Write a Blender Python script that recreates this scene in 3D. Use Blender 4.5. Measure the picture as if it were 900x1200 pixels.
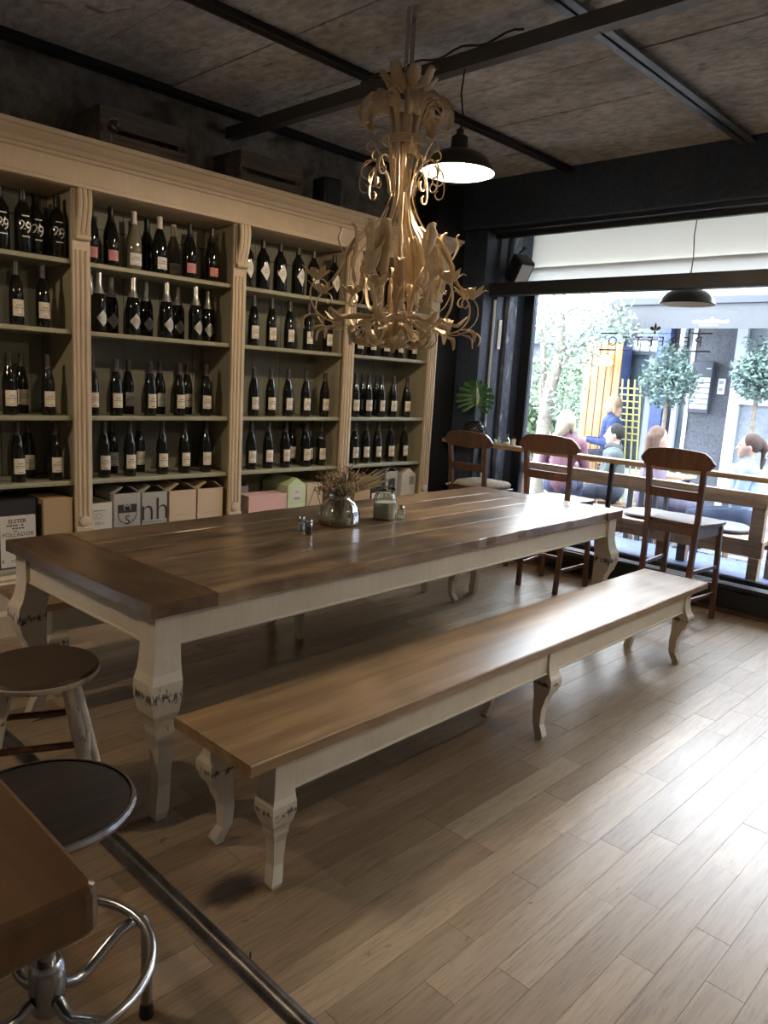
import bpy, math, random
from mathutils import Vector, Matrix
R = math.radians
random.seed(7)
sc = bpy.context.scene
for o in list(bpy.data.objects): bpy.data.objects.remove(o)
COL = sc.collection

# ------------------------------------------------------------------ camera, world, exposure
F = 883.9; YAW, PIT, ROL = R(43.525), R(-10.074), R(3.382); H = 1.48
fw = Vector((math.cos(PIT)*math.cos(YAW), math.cos(PIT)*math.sin(YAW), math.sin(PIT)))
_r = Vector((math.sin(YAW), -math.cos(YAW), 0)); _u = _r.cross(fw)
rt = math.cos(ROL)*_r + math.sin(ROL)*_u; up = -math.sin(ROL)*_r + math.cos(ROL)*_u
cd = bpy.data.cameras.new('camera'); cam = bpy.data.objects.new('camera', cd); COL.objects.link(cam)
m = Matrix.Identity(4)
for i in range(3): m[i][0] = rt[i]; m[i][1] = up[i]; m[i][2] = -fw[i]
m[2][3] = H
cam.matrix_world = m
cd.sensor_fit = 'HORIZONTAL'; cd.sensor_width = 36; cd.lens = F/900*36; cd.clip_start = .02; cd.clip_end = 300
sc.camera = cam
def ray(x, y): return fw + rt*((x-450)/F) - up*((y-600)/F)
def PX(x, y, X): d = ray(x, y); return Vector((0,0,H)) + d*(X/d.x)
def PY(x, y, Y): d = ray(x, y); return Vector((0,0,H)) + d*(Y/d.y)
def PZ(x, y, Z): d = ray(x, y); return Vector((0,0,H)) + d*((Z-H)/d.z)
def proj(P):
    P = Vector(P)-Vector((0,0,H)); w = P.dot(fw); return 450+F*P.dot(rt)/w, 600-F*P.dot(up)/w

wd = bpy.data.worlds.new('World'); sc.world = wd; wd.use_nodes = True
bg = wd.node_tree.nodes['Background']; bg.inputs[0].default_value = (.80, .90, 1, 1); bg.inputs[1].default_value = 7.5
sc.view_settings.view_transform = 'Standard'; sc.view_settings.look = 'None'
sc.view_settings.gamma = 1; sc.view_settings.use_curve_mapping = False; sc.view_settings.exposure = 1.4
sl_ = bpy.data.lights.new('hazy_sun_street_offscreen', 'SUN'); sl_.energy = 3.2; sl_.angle = R(50); sl_.color = (1, .99, .97)
so_ = bpy.data.objects.new('hazy_sun_street_offscreen', sl_); COL.objects.link(so_); so_.location = (12, 6, 14)
so_.rotation_euler = Vector((math.cos(R(27))*math.cos(R(30)), math.cos(R(27))*math.sin(R(30)), math.sin(R(27)))).to_track_quat('Z', 'Y').to_euler()
LAMP_W = 22          # watts of each pendant bulb

# ------------------------------------------------------------------ mesh helpers
class MB:
    def __init__(s): s.v = []; s.f = []
    def add(s, vs, fs):
        n = len(s.v); s.v += [tuple(v) for v in vs]; s.f += [tuple(i+n for i in f) for f in fs]; return s
    def box(s, x0, x1, y0, y1, z0, z1, M=None):
        vs = [Vector((x, y, z)) for z in (z0, z1) for x, y in ((x0,y0),(x1,y0),(x1,y1),(x0,y1))]
        if M: vs = [M @ v for v in vs]
        return s.add(vs, [(0,3,2,1),(4,5,6,7),(0,1,5,4),(1,2,6,5),(2,3,7,6),(3,0,4,7)])
    def bar(s, p, q, w, h, upv=(0,0,1)):       # rectangular bar from p to q
        p, q = Vector(p), Vector(q); d = (q-p).normalized(); u = Vector(upv)
        a = d.cross(u)
        if a.length < 1e-4: a = d.cross(Vector((1,0,0)))
        a.normalize(); b = a.cross(d)
        vs = [c + a*sx*w/2 + b*sy*h/2 for c in (p, q) for sx, sy in ((-1,-1),(1,-1),(1,1),(-1,1))]
        return s.add(vs, [(0,1,2,3),(7,6,5,4),(0,4,5,1),(1,5,6,2),(2,6,7,3),(3,7,4,0)])
    def rings(s, rs, caps=True, closed=False):
        n = len(rs[0]); vs = [p for r in rs for p in r]; fs = []
        k = len(rs)
        for i in range(k if closed else k-1):
            for j in range(n):
                a = i*n+j; b = i*n+(j+1) % n; c = ((i+1) % k)*n+(j+1) % n; d = ((i+1) % k)*n+j
                fs.append((a, b, c, d))
        if caps and not closed:
            fs.append(tuple(range(n-1, -1, -1))); fs.append(tuple(range((k-1)*n, k*n)))
        return s.add(vs, fs)
    def lathe(s, prof, n=20, c=(0,0,0), caps=True, ax=None):
        rs = []
        for r, z in prof:
            ring = [Vector((r*math.cos(2*math.pi*j/n), r*math.sin(2*math.pi*j/n), z)) for j in range(n)]
            if ax: ring = [ax @ p for p in ring]
            rs.append([p + Vector(c) for p in ring])
        return s.rings(rs, caps)
    def tube(s, pts, r, n=8, closed=False, caps=True):
        pts = [Vector(p) for p in pts]; k = len(pts)
        rr = r if isinstance(r, (list, tuple)) else [r]*k
        T = []
        for i in range(k):
            a = pts[(i-1) % k] if (closed or i > 0) else pts[i]; b = pts[(i+1) % k] if (closed or i < k-1) else pts[i]
            T.append((b-a).normalized())
        u = Vector((0,0,1)) if abs(T[0].z) < .9 else Vector((1,0,0))
        u = (u - T[0]*u.dot(T[0])).normalized(); rs = []
        for i in range(k):
            u = (u - T[i]*u.dot(T[i])).normalized(); w = T[i].cross(u)
            rs.append([pts[i] + (u*math.cos(2*math.pi*j/n)+w*math.sin(2*math.pi*j/n))*rr[i] for j in range(n)])
        return s.rings(rs, caps, closed)
    def strip(s, pts, w, t, bn):               # flat iron strip: width w along bn, thickness t
        pts = [Vector(p) for p in pts]; k = len(pts); bn = Vector(bn).normalized(); rs = []
        for i in range(k):
            d = (pts[min(i+1, k-1)]-pts[max(i-1, 0)]).normalized(); nn = d.cross(bn).normalized()
            ww = w[i] if isinstance(w, (list, tuple)) else w
            rs.append([pts[i]+bn*(a*ww/2)+nn*(b*t/2) for a, b in ((-1,-1),(1,-1),(1,1),(-1,1))])
        return s.rings(rs)
    def sphere(s, c, r, nu=12, nv=8):
        r = r if isinstance(r, (list, tuple)) else (r, r, r)
        vs = [Vector((c[0], c[1], c[2]-r[2]))]
        for i in range(1, nv):
            t = math.pi*i/nv
            for j in range(nu):
                a = 2*math.pi*j/nu
                vs.append(Vector((c[0]+r[0]*math.sin(t)*math.cos(a), c[1]+r[1]*math.sin(t)*math.sin(a), c[2]-r[2]*math.cos(t))))
        vs.append(Vector((c[0], c[1], c[2]+r[2]))); fs = []
        for j in range(nu): fs.append((0, 1+(j+1) % nu, 1+j))
        for i in range(nv-2):
            for j in range(nu): fs.append((1+i*nu+j, 1+i*nu+(j+1) % nu, 1+(i+1)*nu+(j+1) % nu, 1+(i+1)*nu+j))
        L = len(vs)-1; b = 1+(nv-2)*nu
        for j in range(nu): fs.append((L, b+j, b+(j+1) % nu))
        return s.add(vs, fs)
    def caps_(s, p, q, r0, r1, n=10):          # tapered capsule
        p, q = Vector(p), Vector(q); d = (q-p).normalized(); P = []; rr = []
        for a in (80, 50, 20): P.append(p-d*r0*math.sin(R(a))); rr.append(r0*math.cos(R(a)))
        for a in (0, .5, 1): P.append(p+(q-p)*a); rr.append(r0+(r1-r0)*a)
        for a in (20, 50, 80): P.append(q+d*r1*math.sin(R(a))); rr.append(r1*math.cos(R(a)))
        return s.tube(P, rr, n)
    def prism(s, poly, y0, y1):                # outline in x,z, extruded in y
        n = len(poly)
        vs = [(x, y0, z) for x, z in poly]+[(x, y1, z) for x, z in poly]
        return s.add(vs, [tuple(range(n)), tuple(range(2*n-1, n-1, -1))]+[(i, i+n, (i+1) % n+n, (i+1) % n) for i in range(n)])
    def extr(s, poly, x0, x1):                 # outline in y,z, extruded along x
        n = len(poly)
        vs = [(x0, y, z) for y, z in poly]+[(x1, y, z) for y, z in poly]
        return s.add(vs, [tuple(range(n)), tuple(range(2*n-1, n-1, -1))]+[(i, i+n, (i+1) % n+n, (i+1) % n) for i in range(n)])
    def mesh(s, name, mat=None, smooth=False, fix=True):
        me = bpy.data.meshes.new(name); me.from_pydata(s.v, [], s.f)
        if mat: me.materials.append(mat)
        if fix:
            import bmesh
            b = bmesh.new(); b.from_mesh(me); bmesh.ops.recalc_face_normals(b, faces=b.faces); b.to_mesh(me); b.free()
        if smooth:
            me.polygons.foreach_set('use_smooth', [True]*len(me.polygons))
            if smooth != 'all': me.set_sharp_from_angle(angle=R(40))
        me.update(); return me
    def build(s, name, mat, parent=None, loc=(0,0,0), rz=0, smooth=False, bevel=0):
        return obj(name, s.mesh(name, mat, smooth), parent, loc, rz, bevel)
def obj(name, me, parent=None, loc=(0,0,0), rz=0, bevel=0):
    o = bpy.data.objects.new(name, me); COL.objects.link(o); o.location = loc; o.rotation_euler = (0, 0, rz)
    if parent: o.parent = parent
    if bevel:
        b = o.modifiers.new('bevel', 'BEVEL'); b.width = bevel; b.segments = 2; b.limit_method = 'ANGLE'; b.angle_limit = R(40)
    return o
def tag(o, label=None, cat=None, group=None, kind=None):
    for k, v in (('label', label), ('category', cat), ('group', group), ('kind', kind)):
        if v: o[k] = v
    return o
def thing(name, label, cat, loc=(0,0,0), rz=0, group=None):
    return tag(obj(name, None, None, loc, rz), label, cat, group)
def struct(o, label=None, cat=None): return tag(o, label, cat, None, 'structure')
def copy_tree(o, parent=None):
    c = o.copy(); COL.objects.link(c); c.parent = parent
    for ch in list(o.children): copy_tree(ch, c)
    return c
def remesh(mb, name, mat, vox, smooth=4):
    o = obj(name, mb.mesh(name, mat, fix=False))
    r = o.modifiers.new('r', 'REMESH'); r.mode = 'VOXEL'; r.voxel_size = vox; r.use_smooth_shade = True
    sm = o.modifiers.new('s', 'SMOOTH'); sm.factor = .5; sm.iterations = smooth
    dg = bpy.context.evaluated_depsgraph_get(); me = bpy.data.meshes.new_from_object(o.evaluated_get(dg))
    old = o.data; bpy.data.objects.remove(o); bpy.data.meshes.remove(old)
    me.name = name
    if not me.materials: me.materials.append(mat)
    return me
_tc = {}
def text_vf(s, size=1, spacing=1, bold=0):
    key = (s, spacing, bold)
    if key not in _tc:
        c = bpy.data.curves.new('lettering', 'FONT'); c.body = s; c.align_x = 'CENTER'; c.align_y = 'CENTER'; c.size = 1; c.space_character = spacing
        c.resolution_u = 3; c.offset = bold
        o = bpy.data.objects.new('lettering', c); COL.objects.link(o)
        dg = bpy.context.evaluated_depsgraph_get(); me = bpy.data.meshes.new_from_object(o.evaluated_get(dg))
        _tc[key] = ([tuple(v.co) for v in me.vertices], [tuple(p.vertices) for p in me.polygons])
        bpy.data.objects.remove(o); bpy.data.curves.remove(c); bpy.data.meshes.remove(me)
    v, f = _tc[key]
    return [(x*size, y*size) for x, y, z in v], f
def text_on(mb, s, size, place, spacing=1, bold=0):      # place(u, v) -> point
    v, f = text_vf(s, size, spacing, bold); mb.add([place(a, b) for a, b in v], f)

# ------------------------------------------------------------------ materials
def nt(name):
    mt = bpy.data.materials.new(name); mt.use_nodes = True; t = mt.node_tree
    return mt, t, t.nodes['Principled BSDF'], t.nodes, t.links
def flat(name, c, rough=.5, metal=0, spec=.5, coat=0, emit=0, trans=0):
    mt, t, b, N, L = nt(name)
    b.inputs['Base Color'].default_value = (*c, 1); b.inputs['Roughness'].default_value = rough; b.inputs['Metallic'].default_value = metal
    b.inputs['Specular IOR Level'].default_value = spec; b.inputs['Coat Weight'].default_value = coat
    if emit: b.inputs['Emission Color'].default_value = (*c, 1); b.inputs['Emission Strength'].default_value = emit
    if trans: b.inputs['Transmission Weight'].default_value = trans
    return mt
def ramp(N, stops):
    r = N.new('ShaderNodeValToRGB'); e = r.color_ramp.elements
    while len(e) < len(stops): e.new(.5)
    for i, (p, c) in enumerate(stops): e[i].position = p; e[i].color = (*c, 1) if len(c) == 3 else c
    return r
def coords(N, L, scale, rnd=True, world=False):
    mp = N.new('ShaderNodeMapping'); mp.inputs['Scale'].default_value = scale
    if world: g = N.new('ShaderNodeNewGeometry'); src = g.outputs['Position']
    else: tc = N.new('ShaderNodeTexCoord'); src = tc.outputs['Object']
    L.new(src, mp.inputs['Vector'])
    if rnd:
        oi = N.new('ShaderNodeObjectInfo'); mu = N.new('ShaderNodeMath'); mu.operation = 'MULTIPLY'; mu.inputs[1].default_value = 23.7
        L.new(oi.outputs['Random'], mu.inputs[0])
        cb = N.new('ShaderNodeCombineXYZ')
        for i in range(3): L.new(mu.outputs[0], cb.inputs[i])
        L.new(cb.outputs[0], mp.inputs['Location'])
    return mp
def noise(N, L, vec, scale, detail=6, dist=0, rough=.55):
    n = N.new('ShaderNodeTexNoise'); n.inputs['Scale'].default_value = scale; n.inputs['Detail'].default_value = detail
    n.inputs['Distortion'].default_value = dist; n.inputs['Roughness'].default_value = rough
    L.new(vec.outputs[0], n.inputs['Vector']); return n
def mix(N, L, fac, a, b, mode='MIX'):
    x = N.new('ShaderNodeMix'); x.data_type = 'RGBA'; x.blend_type = mode
    for s_, v in ((x.inputs[0], fac), (x.inputs[6], a), (x.inputs[7], b)):
        if hasattr(v, 'is_linked') or hasattr(v, 'links'): L.new(v, s_)
        elif isinstance(v, (int, float)): s_.default_value = v
        else: s_.default_value = (*v, 1)
    return x.outputs[2]
def bump(N, L, b, h, strength, dist=.01):
    bp = N.new('ShaderNodeBump'); bp.inputs['Strength'].default_value = strength; bp.inputs['Distance'].default_value = dist
    L.new(h, bp.inputs['Height']); L.new(bp.outputs[0], b.inputs['Normal'])
def wood(name, c1, c2, axis=0, freq=9, stretch=9, rough=.45, var=.25, bmp=.15, knots=0, spec=.5, world=False):
    mt, t, b, N, L = nt(name)
    sc_ = [freq]*3; sc_[axis] = freq/stretch
    mp = coords(N, L, sc_, True, world)
    n1 = noise(N, L, mp, 1.0, 8, 1.2, .6)
    sf = [freq*6]*3; sf[axis] = freq*.4
    n2 = noise(N, L, coords(N, L, sf, True, world), 1.0, 2, .2)
    r1 = ramp(N, [(.3, c1), (.7, c2)]); L.new(n1.outputs['Fac'], r1.inputs['Fac'])
    r2 = ramp(N, [(.35, (.55,.5,.45)), (.6, (1,1,1))]); L.new(n2.outputs['Fac'], r2.inputs['Fac'])
    c = mix(N, L, .7, r1.outputs[0], r2.outputs[0], 'MULTIPLY')
    if knots:
        n3 = noise(N, L, coords(N, L, (2.2, 5, 5) if axis == 0 else (5, 2.2, 5), True, world), 1.3, 5, .4)
        r3 = ramp(N, [(.5-knots*.1, (1,1,1)), (.72, (.22,.17,.13))]); L.new(n3.outputs['Fac'], r3.inputs['Fac'])
        c = mix(N, L, .85, c, r3.outputs[0], 'MULTIPLY')
    oi = N.new('ShaderNodeObjectInfo'); r4 = ramp(N, [(0, (1-var,)*3), (1, (1,1,1))]); L.new(oi.outputs['Random'], r4.inputs['Fac'])
    c = mix(N, L, 1.0, c, r4.outputs[0], 'MULTIPLY')
    L.new(c, b.inputs['Base Color']); b.inputs['Roughness'].default_value = rough; b.inputs['Specular IOR Level'].default_value = spec
    if bmp: bump(N, L, b, n2.outputs['Fac'], bmp, .004)
    return mt
def paint(name, c, dirt, wear, rough=.55, amt=.62, scuff=.66, sc_=9):
    mt, t, b, N, L = nt(name)
    mp = coords(N, L, (1,1,1))
    n1 = noise(N, L, mp, sc_*.5, 6); n2 = noise(N, L, coords(N, L, (1.6,1.6,.9)), sc_*2.4, 8, .6, .65); n3 = noise(N, L, coords(N, L, (1,1,.12)), sc_*9, 3)
    r1 = ramp(N, [(.3, c), (amt+.2, dirt)]); L.new(n1.outputs['Fac'], r1.inputs['Fac'])
    r3 = ramp(N, [(.3, (.94,.93,.91)), (.6, (1,1,1))]); L.new(n3.outputs['Fac'], r3.inputs['Fac'])
    cc = mix(N, L, 1.0, r1.outputs[0], r3.outputs[0], 'MULTIPLY')
    r2 = ramp(N, [(scuff, (0,0,0)), (scuff+.05, (1,1,1))]); L.new(n2.outputs['Fac'], r2.inputs['Fac'])
    L.new(mix(N, L, r2.outputs[0], cc, wear), b.inputs['Base Color']); b.inputs['Roughness'].default_value = rough
    bump(N, L, b, n2.outputs['Fac'], .12, .004); return mt
def knee_wear(mt, z, h):       # rubbed dark band on the knee of a painted leg
    t = mt.node_tree; N, L = t.nodes, t.links; b = N['Principled BSDF']; src = b.inputs['Base Color'].links[0].from_socket
    tc = N.new('ShaderNodeTexCoord'); sp = N.new('ShaderNodeSeparateXYZ'); L.new(tc.outputs['Object'], sp.inputs[0])
    m1 = N.new('ShaderNodeMath'); m1.operation = 'SUBTRACT'; m1.inputs[1].default_value = z; L.new(sp.outputs[2], m1.inputs[0])
    m2 = N.new('ShaderNodeMath'); m2.operation = 'ABSOLUTE'; L.new(m1.outputs[0], m2.inputs[0])
    m3 = N.new('ShaderNodeMath'); m3.operation = 'DIVIDE'; m3.inputs[1].default_value = h; L.new(m2.outputs[0], m3.inputs[0])
    n = noise(N, L, coords(N, L, (60, 60, 26)), 1, 6, .6, .75); m4 = N.new('ShaderNodeMath'); m4.operation = 'MULTIPLY_ADD'; m4.inputs[1].default_value = -.55; L.new(m3.outputs[0], m4.inputs[0]); L.new(n.outputs['Fac'], m4.inputs[2])
    r_ = ramp(N, [(.43, (0,0,0)), (.50, (1,1,1))]); L.new(m4.outputs[0], r_.inputs['Fac'])
    L.new(mix(N, L, r_.outputs[0], src, (.07,.058,.05)), b.inputs['Base Color']); return mt
def speck(name, c1, c2, scale=20, rough=.9, bmp=.4, dist=.01, c3=None, world=True, strx=(1,1,1), thr=.62, mul=.8):
    mt, t, b, N, L = nt(name)
    mp = coords(N, L, strx, False, world)
    n1 = noise(N, L, mp, scale*.12, 8, .4, .6); n2 = noise(N, L, mp, scale, 8, .2, .7)
    r1 = ramp(N, [(.35, c1), (.65, c2)]); L.new(n1.outputs['Fac'], r1.inputs['Fac'])
    r2 = ramp(N, [(.32, (.35,.35,.35)), (.6, (1,1,1))]); L.new(n2.outputs['Fac'], r2.inputs['Fac'])
    c = mix(N, L, mul, r1.outputs[0], r2.outputs[0], 'MULTIPLY')
    if c3:
        n3 = noise(N, L, mp, scale*.35, 6, .8); r3 = ramp(N, [(thr, (0,0,0)), (thr+.1, (1,1,1))]); L.new(n3.outputs['Fac'], r3.inputs['Fac'])
        c = mix(N, L, r3.outputs[0], c, c3)
    L.new(c, b.inputs['Base Color']); b.inputs['Roughness'].default_value = rough
    bump(N, L, b, n2.outputs['Fac'], bmp, dist); return mt
def glass(name, tint=(1,1,1), ior=1.45, rough=0, base=0.0):      # clear pane: see-through plus fresnel reflection
    mt, t, b, N, L = nt(name); N.remove(b)
    tr = N.new('ShaderNodeBsdfTransparent'); tr.inputs[0].default_value = (*tint, 1)
    gl = N.new('ShaderNodeBsdfGlossy'); gl.inputs['Roughness'].default_value = rough
    fr = N.new('ShaderNodeFresnel'); fr.inputs[0].default_value = ior
    fac = fr.outputs[0]
    if base:
        ad = N.new('ShaderNodeMath'); ad.operation = 'ADD'; ad.use_clamp = True; ad.inputs[1].default_value = base; L.new(fac, ad.inputs[0]); fac = ad.outputs[0]
    mx = N.new('ShaderNodeMixShader'); L.new(fac, mx.inputs[0]); L.new(tr.outputs[0], mx.inputs[1]); L.new(gl.outputs[0], mx.inputs[2])
    L.new(mx.outputs[0], N['Material Output'].inputs[0]); return mt
def floor_mat():
    mt, t, b, N, L = nt('oak parquet')
    oi = N.new('ShaderNodeObjectInfo'); g = N.new('ShaderNodeNewGeometry')
    ad = N.new('ShaderNodeMath'); ad.operation = 'ADD'; L.new(oi.outputs['Random'], ad.inputs[0]); L.new(g.outputs['Random Per Island'], ad.inputs[1])
    fr = N.new('ShaderNodeMath'); fr.operation = 'FRACT'; L.new(ad.outputs[0], fr.inputs[0])
    mu = N.new('ShaderNodeMath'); mu.operation = 'MULTIPLY'; mu.inputs[1].default_value = 17.3; L.new(fr.outputs[0], mu.inputs[0])
    cb = N.new('ShaderNodeCombineXYZ'); L.new(mu.outputs[0], cb.inputs[0]); L.new(mu.outputs[0], cb.inputs[1])
    def mp(s):
        a = N.new('ShaderNodeMapping'); a.inputs['Scale'].default_value = s; L.new(g.outputs['Position'], a.inputs['Vector']); L.new(cb.outputs[0], a.inputs['Location']); return a
    n1 = noise(N, L, mp((2, 22, 1)), 1, 6, 1.6); n2 = noise(N, L, mp((9, 130, 1)), 1, 5, .4, .7); n3 = noise(N, L, mp((7, 26, 1)), 1.5, 8, .5, .7)
    tone = ramp(N, [(0, (.205,.142,.085)), (.3, (.255,.182,.112)), (.8, (.295,.215,.137)), (1, (.36,.272,.18))]); L.new(fr.outputs[0], tone.inputs['Fac'])
    r1 = ramp(N, [(.3, (.78,.75,.72)), (.68, (1.05,1.05,1.05))]); L.new(n1.outputs['Fac'], r1.inputs['Fac'])
    c = mix(N, L, 1.0, tone.outputs[0], r1.outputs[0], 'MULTIPLY')
    r2 = ramp(N, [(.36, (.5,.45,.4)), (.5, (1,1,1))]); L.new(n2.outputs['Fac'], r2.inputs['Fac'])
    c = mix(N, L, .55, c, r2.outputs[0], 'MULTIPLY')
    r3 = ramp(N, [(.64, (1,1,1)), (.7, (.18,.13,.1))]); L.new(n3.outputs['Fac'], r3.inputs['Fac'])
    c = mix(N, L, .75, c, r3.outputs[0], 'MULTIPLY')
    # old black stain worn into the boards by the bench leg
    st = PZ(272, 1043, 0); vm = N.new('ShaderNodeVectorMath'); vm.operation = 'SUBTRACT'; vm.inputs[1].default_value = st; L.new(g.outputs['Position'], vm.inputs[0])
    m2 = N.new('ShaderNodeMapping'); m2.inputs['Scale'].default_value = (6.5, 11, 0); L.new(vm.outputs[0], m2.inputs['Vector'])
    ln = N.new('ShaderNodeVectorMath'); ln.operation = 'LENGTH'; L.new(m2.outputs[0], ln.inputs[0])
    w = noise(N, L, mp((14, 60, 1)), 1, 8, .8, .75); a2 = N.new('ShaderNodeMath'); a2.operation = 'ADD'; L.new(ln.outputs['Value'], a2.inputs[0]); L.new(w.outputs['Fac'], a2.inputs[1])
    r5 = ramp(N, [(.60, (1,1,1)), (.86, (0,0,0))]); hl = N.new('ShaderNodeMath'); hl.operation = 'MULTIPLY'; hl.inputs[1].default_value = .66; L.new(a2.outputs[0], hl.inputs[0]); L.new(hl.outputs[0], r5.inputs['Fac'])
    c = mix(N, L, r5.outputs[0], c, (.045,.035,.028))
    L.new(c, b.inputs['Base Color'])
    rr = ramp(N, [(.3, (.30,.30,.30)), (.7, (.40,.40,.40))]); L.new(n3.outputs['Fac'], rr.inputs['Fac']); L.new(rr.outputs[0], b.inputs['Roughness'])
    b.inputs['Specular IOR Level'].default_value = .38
    bump(N, L, b, n2.outputs['Fac'], .05, .002); return mt

M = {}
M['floor'] = floor_mat()
M['joint'] = flat('dark floor joint', (.04,.028,.02), .8)
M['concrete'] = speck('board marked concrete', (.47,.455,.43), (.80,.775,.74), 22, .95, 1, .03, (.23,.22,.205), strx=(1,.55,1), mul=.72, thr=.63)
M['stonewall'] = speck('rough plastered stone', (.26,.248,.235), (.52,.50,.47), 9, .95, 1, .05, (.12,.115,.11), thr=.55)
M['navy'] = speck('navy painted render', (.038,.055,.090), (.05,.07,.112), 30, .55, .1, .004)
M['black'] = flat('black paint', (.012,.013,.016), .5)
M['steel'] = flat('dark painted steel', (.045,.05,.06), .38, .6)
M['white_wall'] = speck('plain pale plaster', (.45,.42,.38), (.52,.49,.45), 12, .9, .1)
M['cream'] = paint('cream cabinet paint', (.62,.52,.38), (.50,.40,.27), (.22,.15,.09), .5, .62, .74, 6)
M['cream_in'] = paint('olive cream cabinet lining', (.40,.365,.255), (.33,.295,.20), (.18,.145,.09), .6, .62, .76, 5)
M['sage'] = paint('grey green back boarding', (.20,.205,.16), (.16,.163,.125), (.10,.092,.07), .6, .62, .8, 5)
M['board'] = paint('sage shelf paint', (.36,.35,.25), (.29,.28,.19), (.16,.13,.08), .45, .6, .75, 6)
M['chalk'] = paint('worn chalk white paint', (.62,.56,.445), (.50,.43,.315), (.10,.075,.055), .5, .6, .69, 7)
M['leg_table'] = knee_wear(paint('worn chalk white leg', (.62,.56,.445), (.50,.43,.315), (.10,.075,.055), .5, .6, .69, 7), .45, .10)
M['leg_bench'] = knee_wear(paint('worn chalk white short leg', (.62,.56,.445), (.50,.43,.315), (.10,.075,.055), .5, .6, .69, 7), .26, .06)
M['table'] = wood('old brown table wood', (.14,.088,.05), (.44,.30,.165), 0, 2.8, 3.5, .28, .3, .08, .7)
M['table_end'] = wood('dark breadboard wood', (.085,.048,.026), (.24,.14,.072), 1, 5, 6, .3, .15, .1, .6)
M['bench'] = wood('brown oiled bench wood', (.17,.10,.045), (.40,.255,.125), 0, 4, 7, .36, .1, 0, 0)
M['chair'] = wood('red brown chair wood', (.075,.032,.017), (.145,.064,.034), 2, 10, 8, .36, .2, .08)
M['bar'] = wood('honey brown bar wood', (.12,.062,.028), (.21,.115,.052), 1, 4, 9, .32, .1, .1)
M['counter'] = wood('pale counter wood', (.34,.22,.12), (.50,.35,.20), 1, 8, 10, .4, .1, .1)
M['outwood'] = wood('weathered bench timber', (.15,.088,.05), (.25,.155,.09), 1, 7, 10, .6, .2, .15)
M['cladding'] = wood('orange larch cladding', (.33,.17,.07), (.48,.28,.125), 2, 5, 10, .6, .3, .1)
M['crate'] = wood('grey old crate wood', (.10,.08,.06), (.20,.165,.13), 0, 10, 9, .8, .3, .2)
M['stoolseat'] = paint('dark worn stool top', (.05,.030,.019), (.034,.021,.014), (.36,.31,.23), .45, .6, .67, 10)
M['stoolleg'] = paint('chipped white stool paint', (.66,.60,.49), (.5,.42,.31), (.13,.08,.05), .55, .6, .6, 14)
M['blackseat'] = wood('black brown seat wood', (.013,.010,.008), (.03,.022,.017), 0, 9, 8, .6, .1, .1, 0, .2)
M['chrome'] = flat('brushed tube steel', (.42,.43,.45), .26, 1)
M['pipe'] = speck('scuffed dark tube', (.045,.04,.04), (.12,.105,.10), 60, .35, .1, .002)
M['pipe'].node_tree.nodes['Principled BSDF'].inputs['Metallic'].default_value = .6
M['gilt'] = paint('aged cream gilt metal', (.54,.435,.295), (.39,.295,.18), (.17,.105,.05), .5, .6, .68, 30)
M['gilt'].node_tree.nodes['Principled BSDF'].inputs['Metallic'].default_value = .25
M['chain'] = flat('grey steel chain', (.42,.40,.37), .4, .8)
M['shade'] = flat('black enamel shade', (.018,.02,.02), .35)
M['shade_in'] = flat('white enamel inside', (.85,.84,.80), .4)
M['bulb'] = flat('lit bulb', (1,.86,.62), .4, emit=25)
M['gl_dark'] = flat('dark wine glass', (.006,.007,.006), .06, 0, .55)
M['gl_clear'] = flat('pale wine glass', (.16,.15,.10), .06, 0, .6)
M['cap_dark'] = flat('dark bottle capsule', (.035,.028,.027), .38)
M['cap_black'] = flat('black bottle capsule', (.012,.012,.013), .3)
M['cap_white'] = flat('cream bottle capsule', (.62,.57,.48), .4)
M['foil'] = flat('silver foil', (.62,.62,.60), .3, .8)
M['lab_cream'] = flat('cream paper label', (.72,.66,.55), .7)
M['lab_white'] = flat('white paper label', (.78,.76,.72), .7)
M['lab_pink'] = flat('pink paper label', (.66,.26,.28), .7)
M['lab_red'] = flat('coral paper label', (.60,.20,.15), .7)
M['lab_silver'] = flat('silver label', (.5,.49,.46), .4, .4)
M['ink'] = flat('dark print', (.03,.028,.027), .7)
M['ink_grey'] = flat('grey print', (.33,.30,.26), .7)
M['print_white'] = flat('white print', (.75,.74,.72), .6)
M['card'] = flat('plain cardboard', (.48,.34,.20), .85)
M['card_pale'] = flat('pale kraft cardboard', (.58,.46,.32), .85)
M['card_grey'] = flat('grey printed card', (.46,.43,.39), .8)
M['card_white'] = flat('off white card', (.66,.62,.54), .8)
M['card_black'] = flat('black card', (.018,.018,.02), .7)
M['card_pink'] = flat('pink card', (.68,.42,.37), .8)
M['card_green'] = flat('pale green card', (.55,.66,.40), .8)
M['gl_pane'] = glass('clear window pane', (.97,.985,1), 1.45)
M['gl_jar'] = glass('clear jar glass', (.86,.93,.90), 1.5, .02, .07)
M['gl_vase'] = glass('ribbed green white glass', (.80,.90,.86), 1.5, .12, .22)
M['wax'] = flat('cream candle wax', (.82,.74,.60), .5)
M['salt'] = flat('white salt', (.85,.83,.80), .7)
M['pepper'] = flat('ground pepper', (.16,.12,.09), .8)
M['dried'] = flat('dried stems', (.20,.16,.08), .8)
M['dried2'] = flat('mauve dried heads', (.42,.30,.28), .9)
M['dried3'] = flat('cream dried bloom', (.62,.54,.33), .9)
M['sagegreen'] = flat('grey green dried leaf', (.20,.22,.12), .8)
M['leafgreen'] = flat('glossy green leaf', (.03,.105,.028), .3)
M['vaseblack'] = flat('black glazed ceramic', (.02,.02,.022), .25)
M['cushion'] = speck('grey beige linen', (.42,.38,.31), (.5,.46,.38), 60, .95, .3, .002, world=False)
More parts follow.
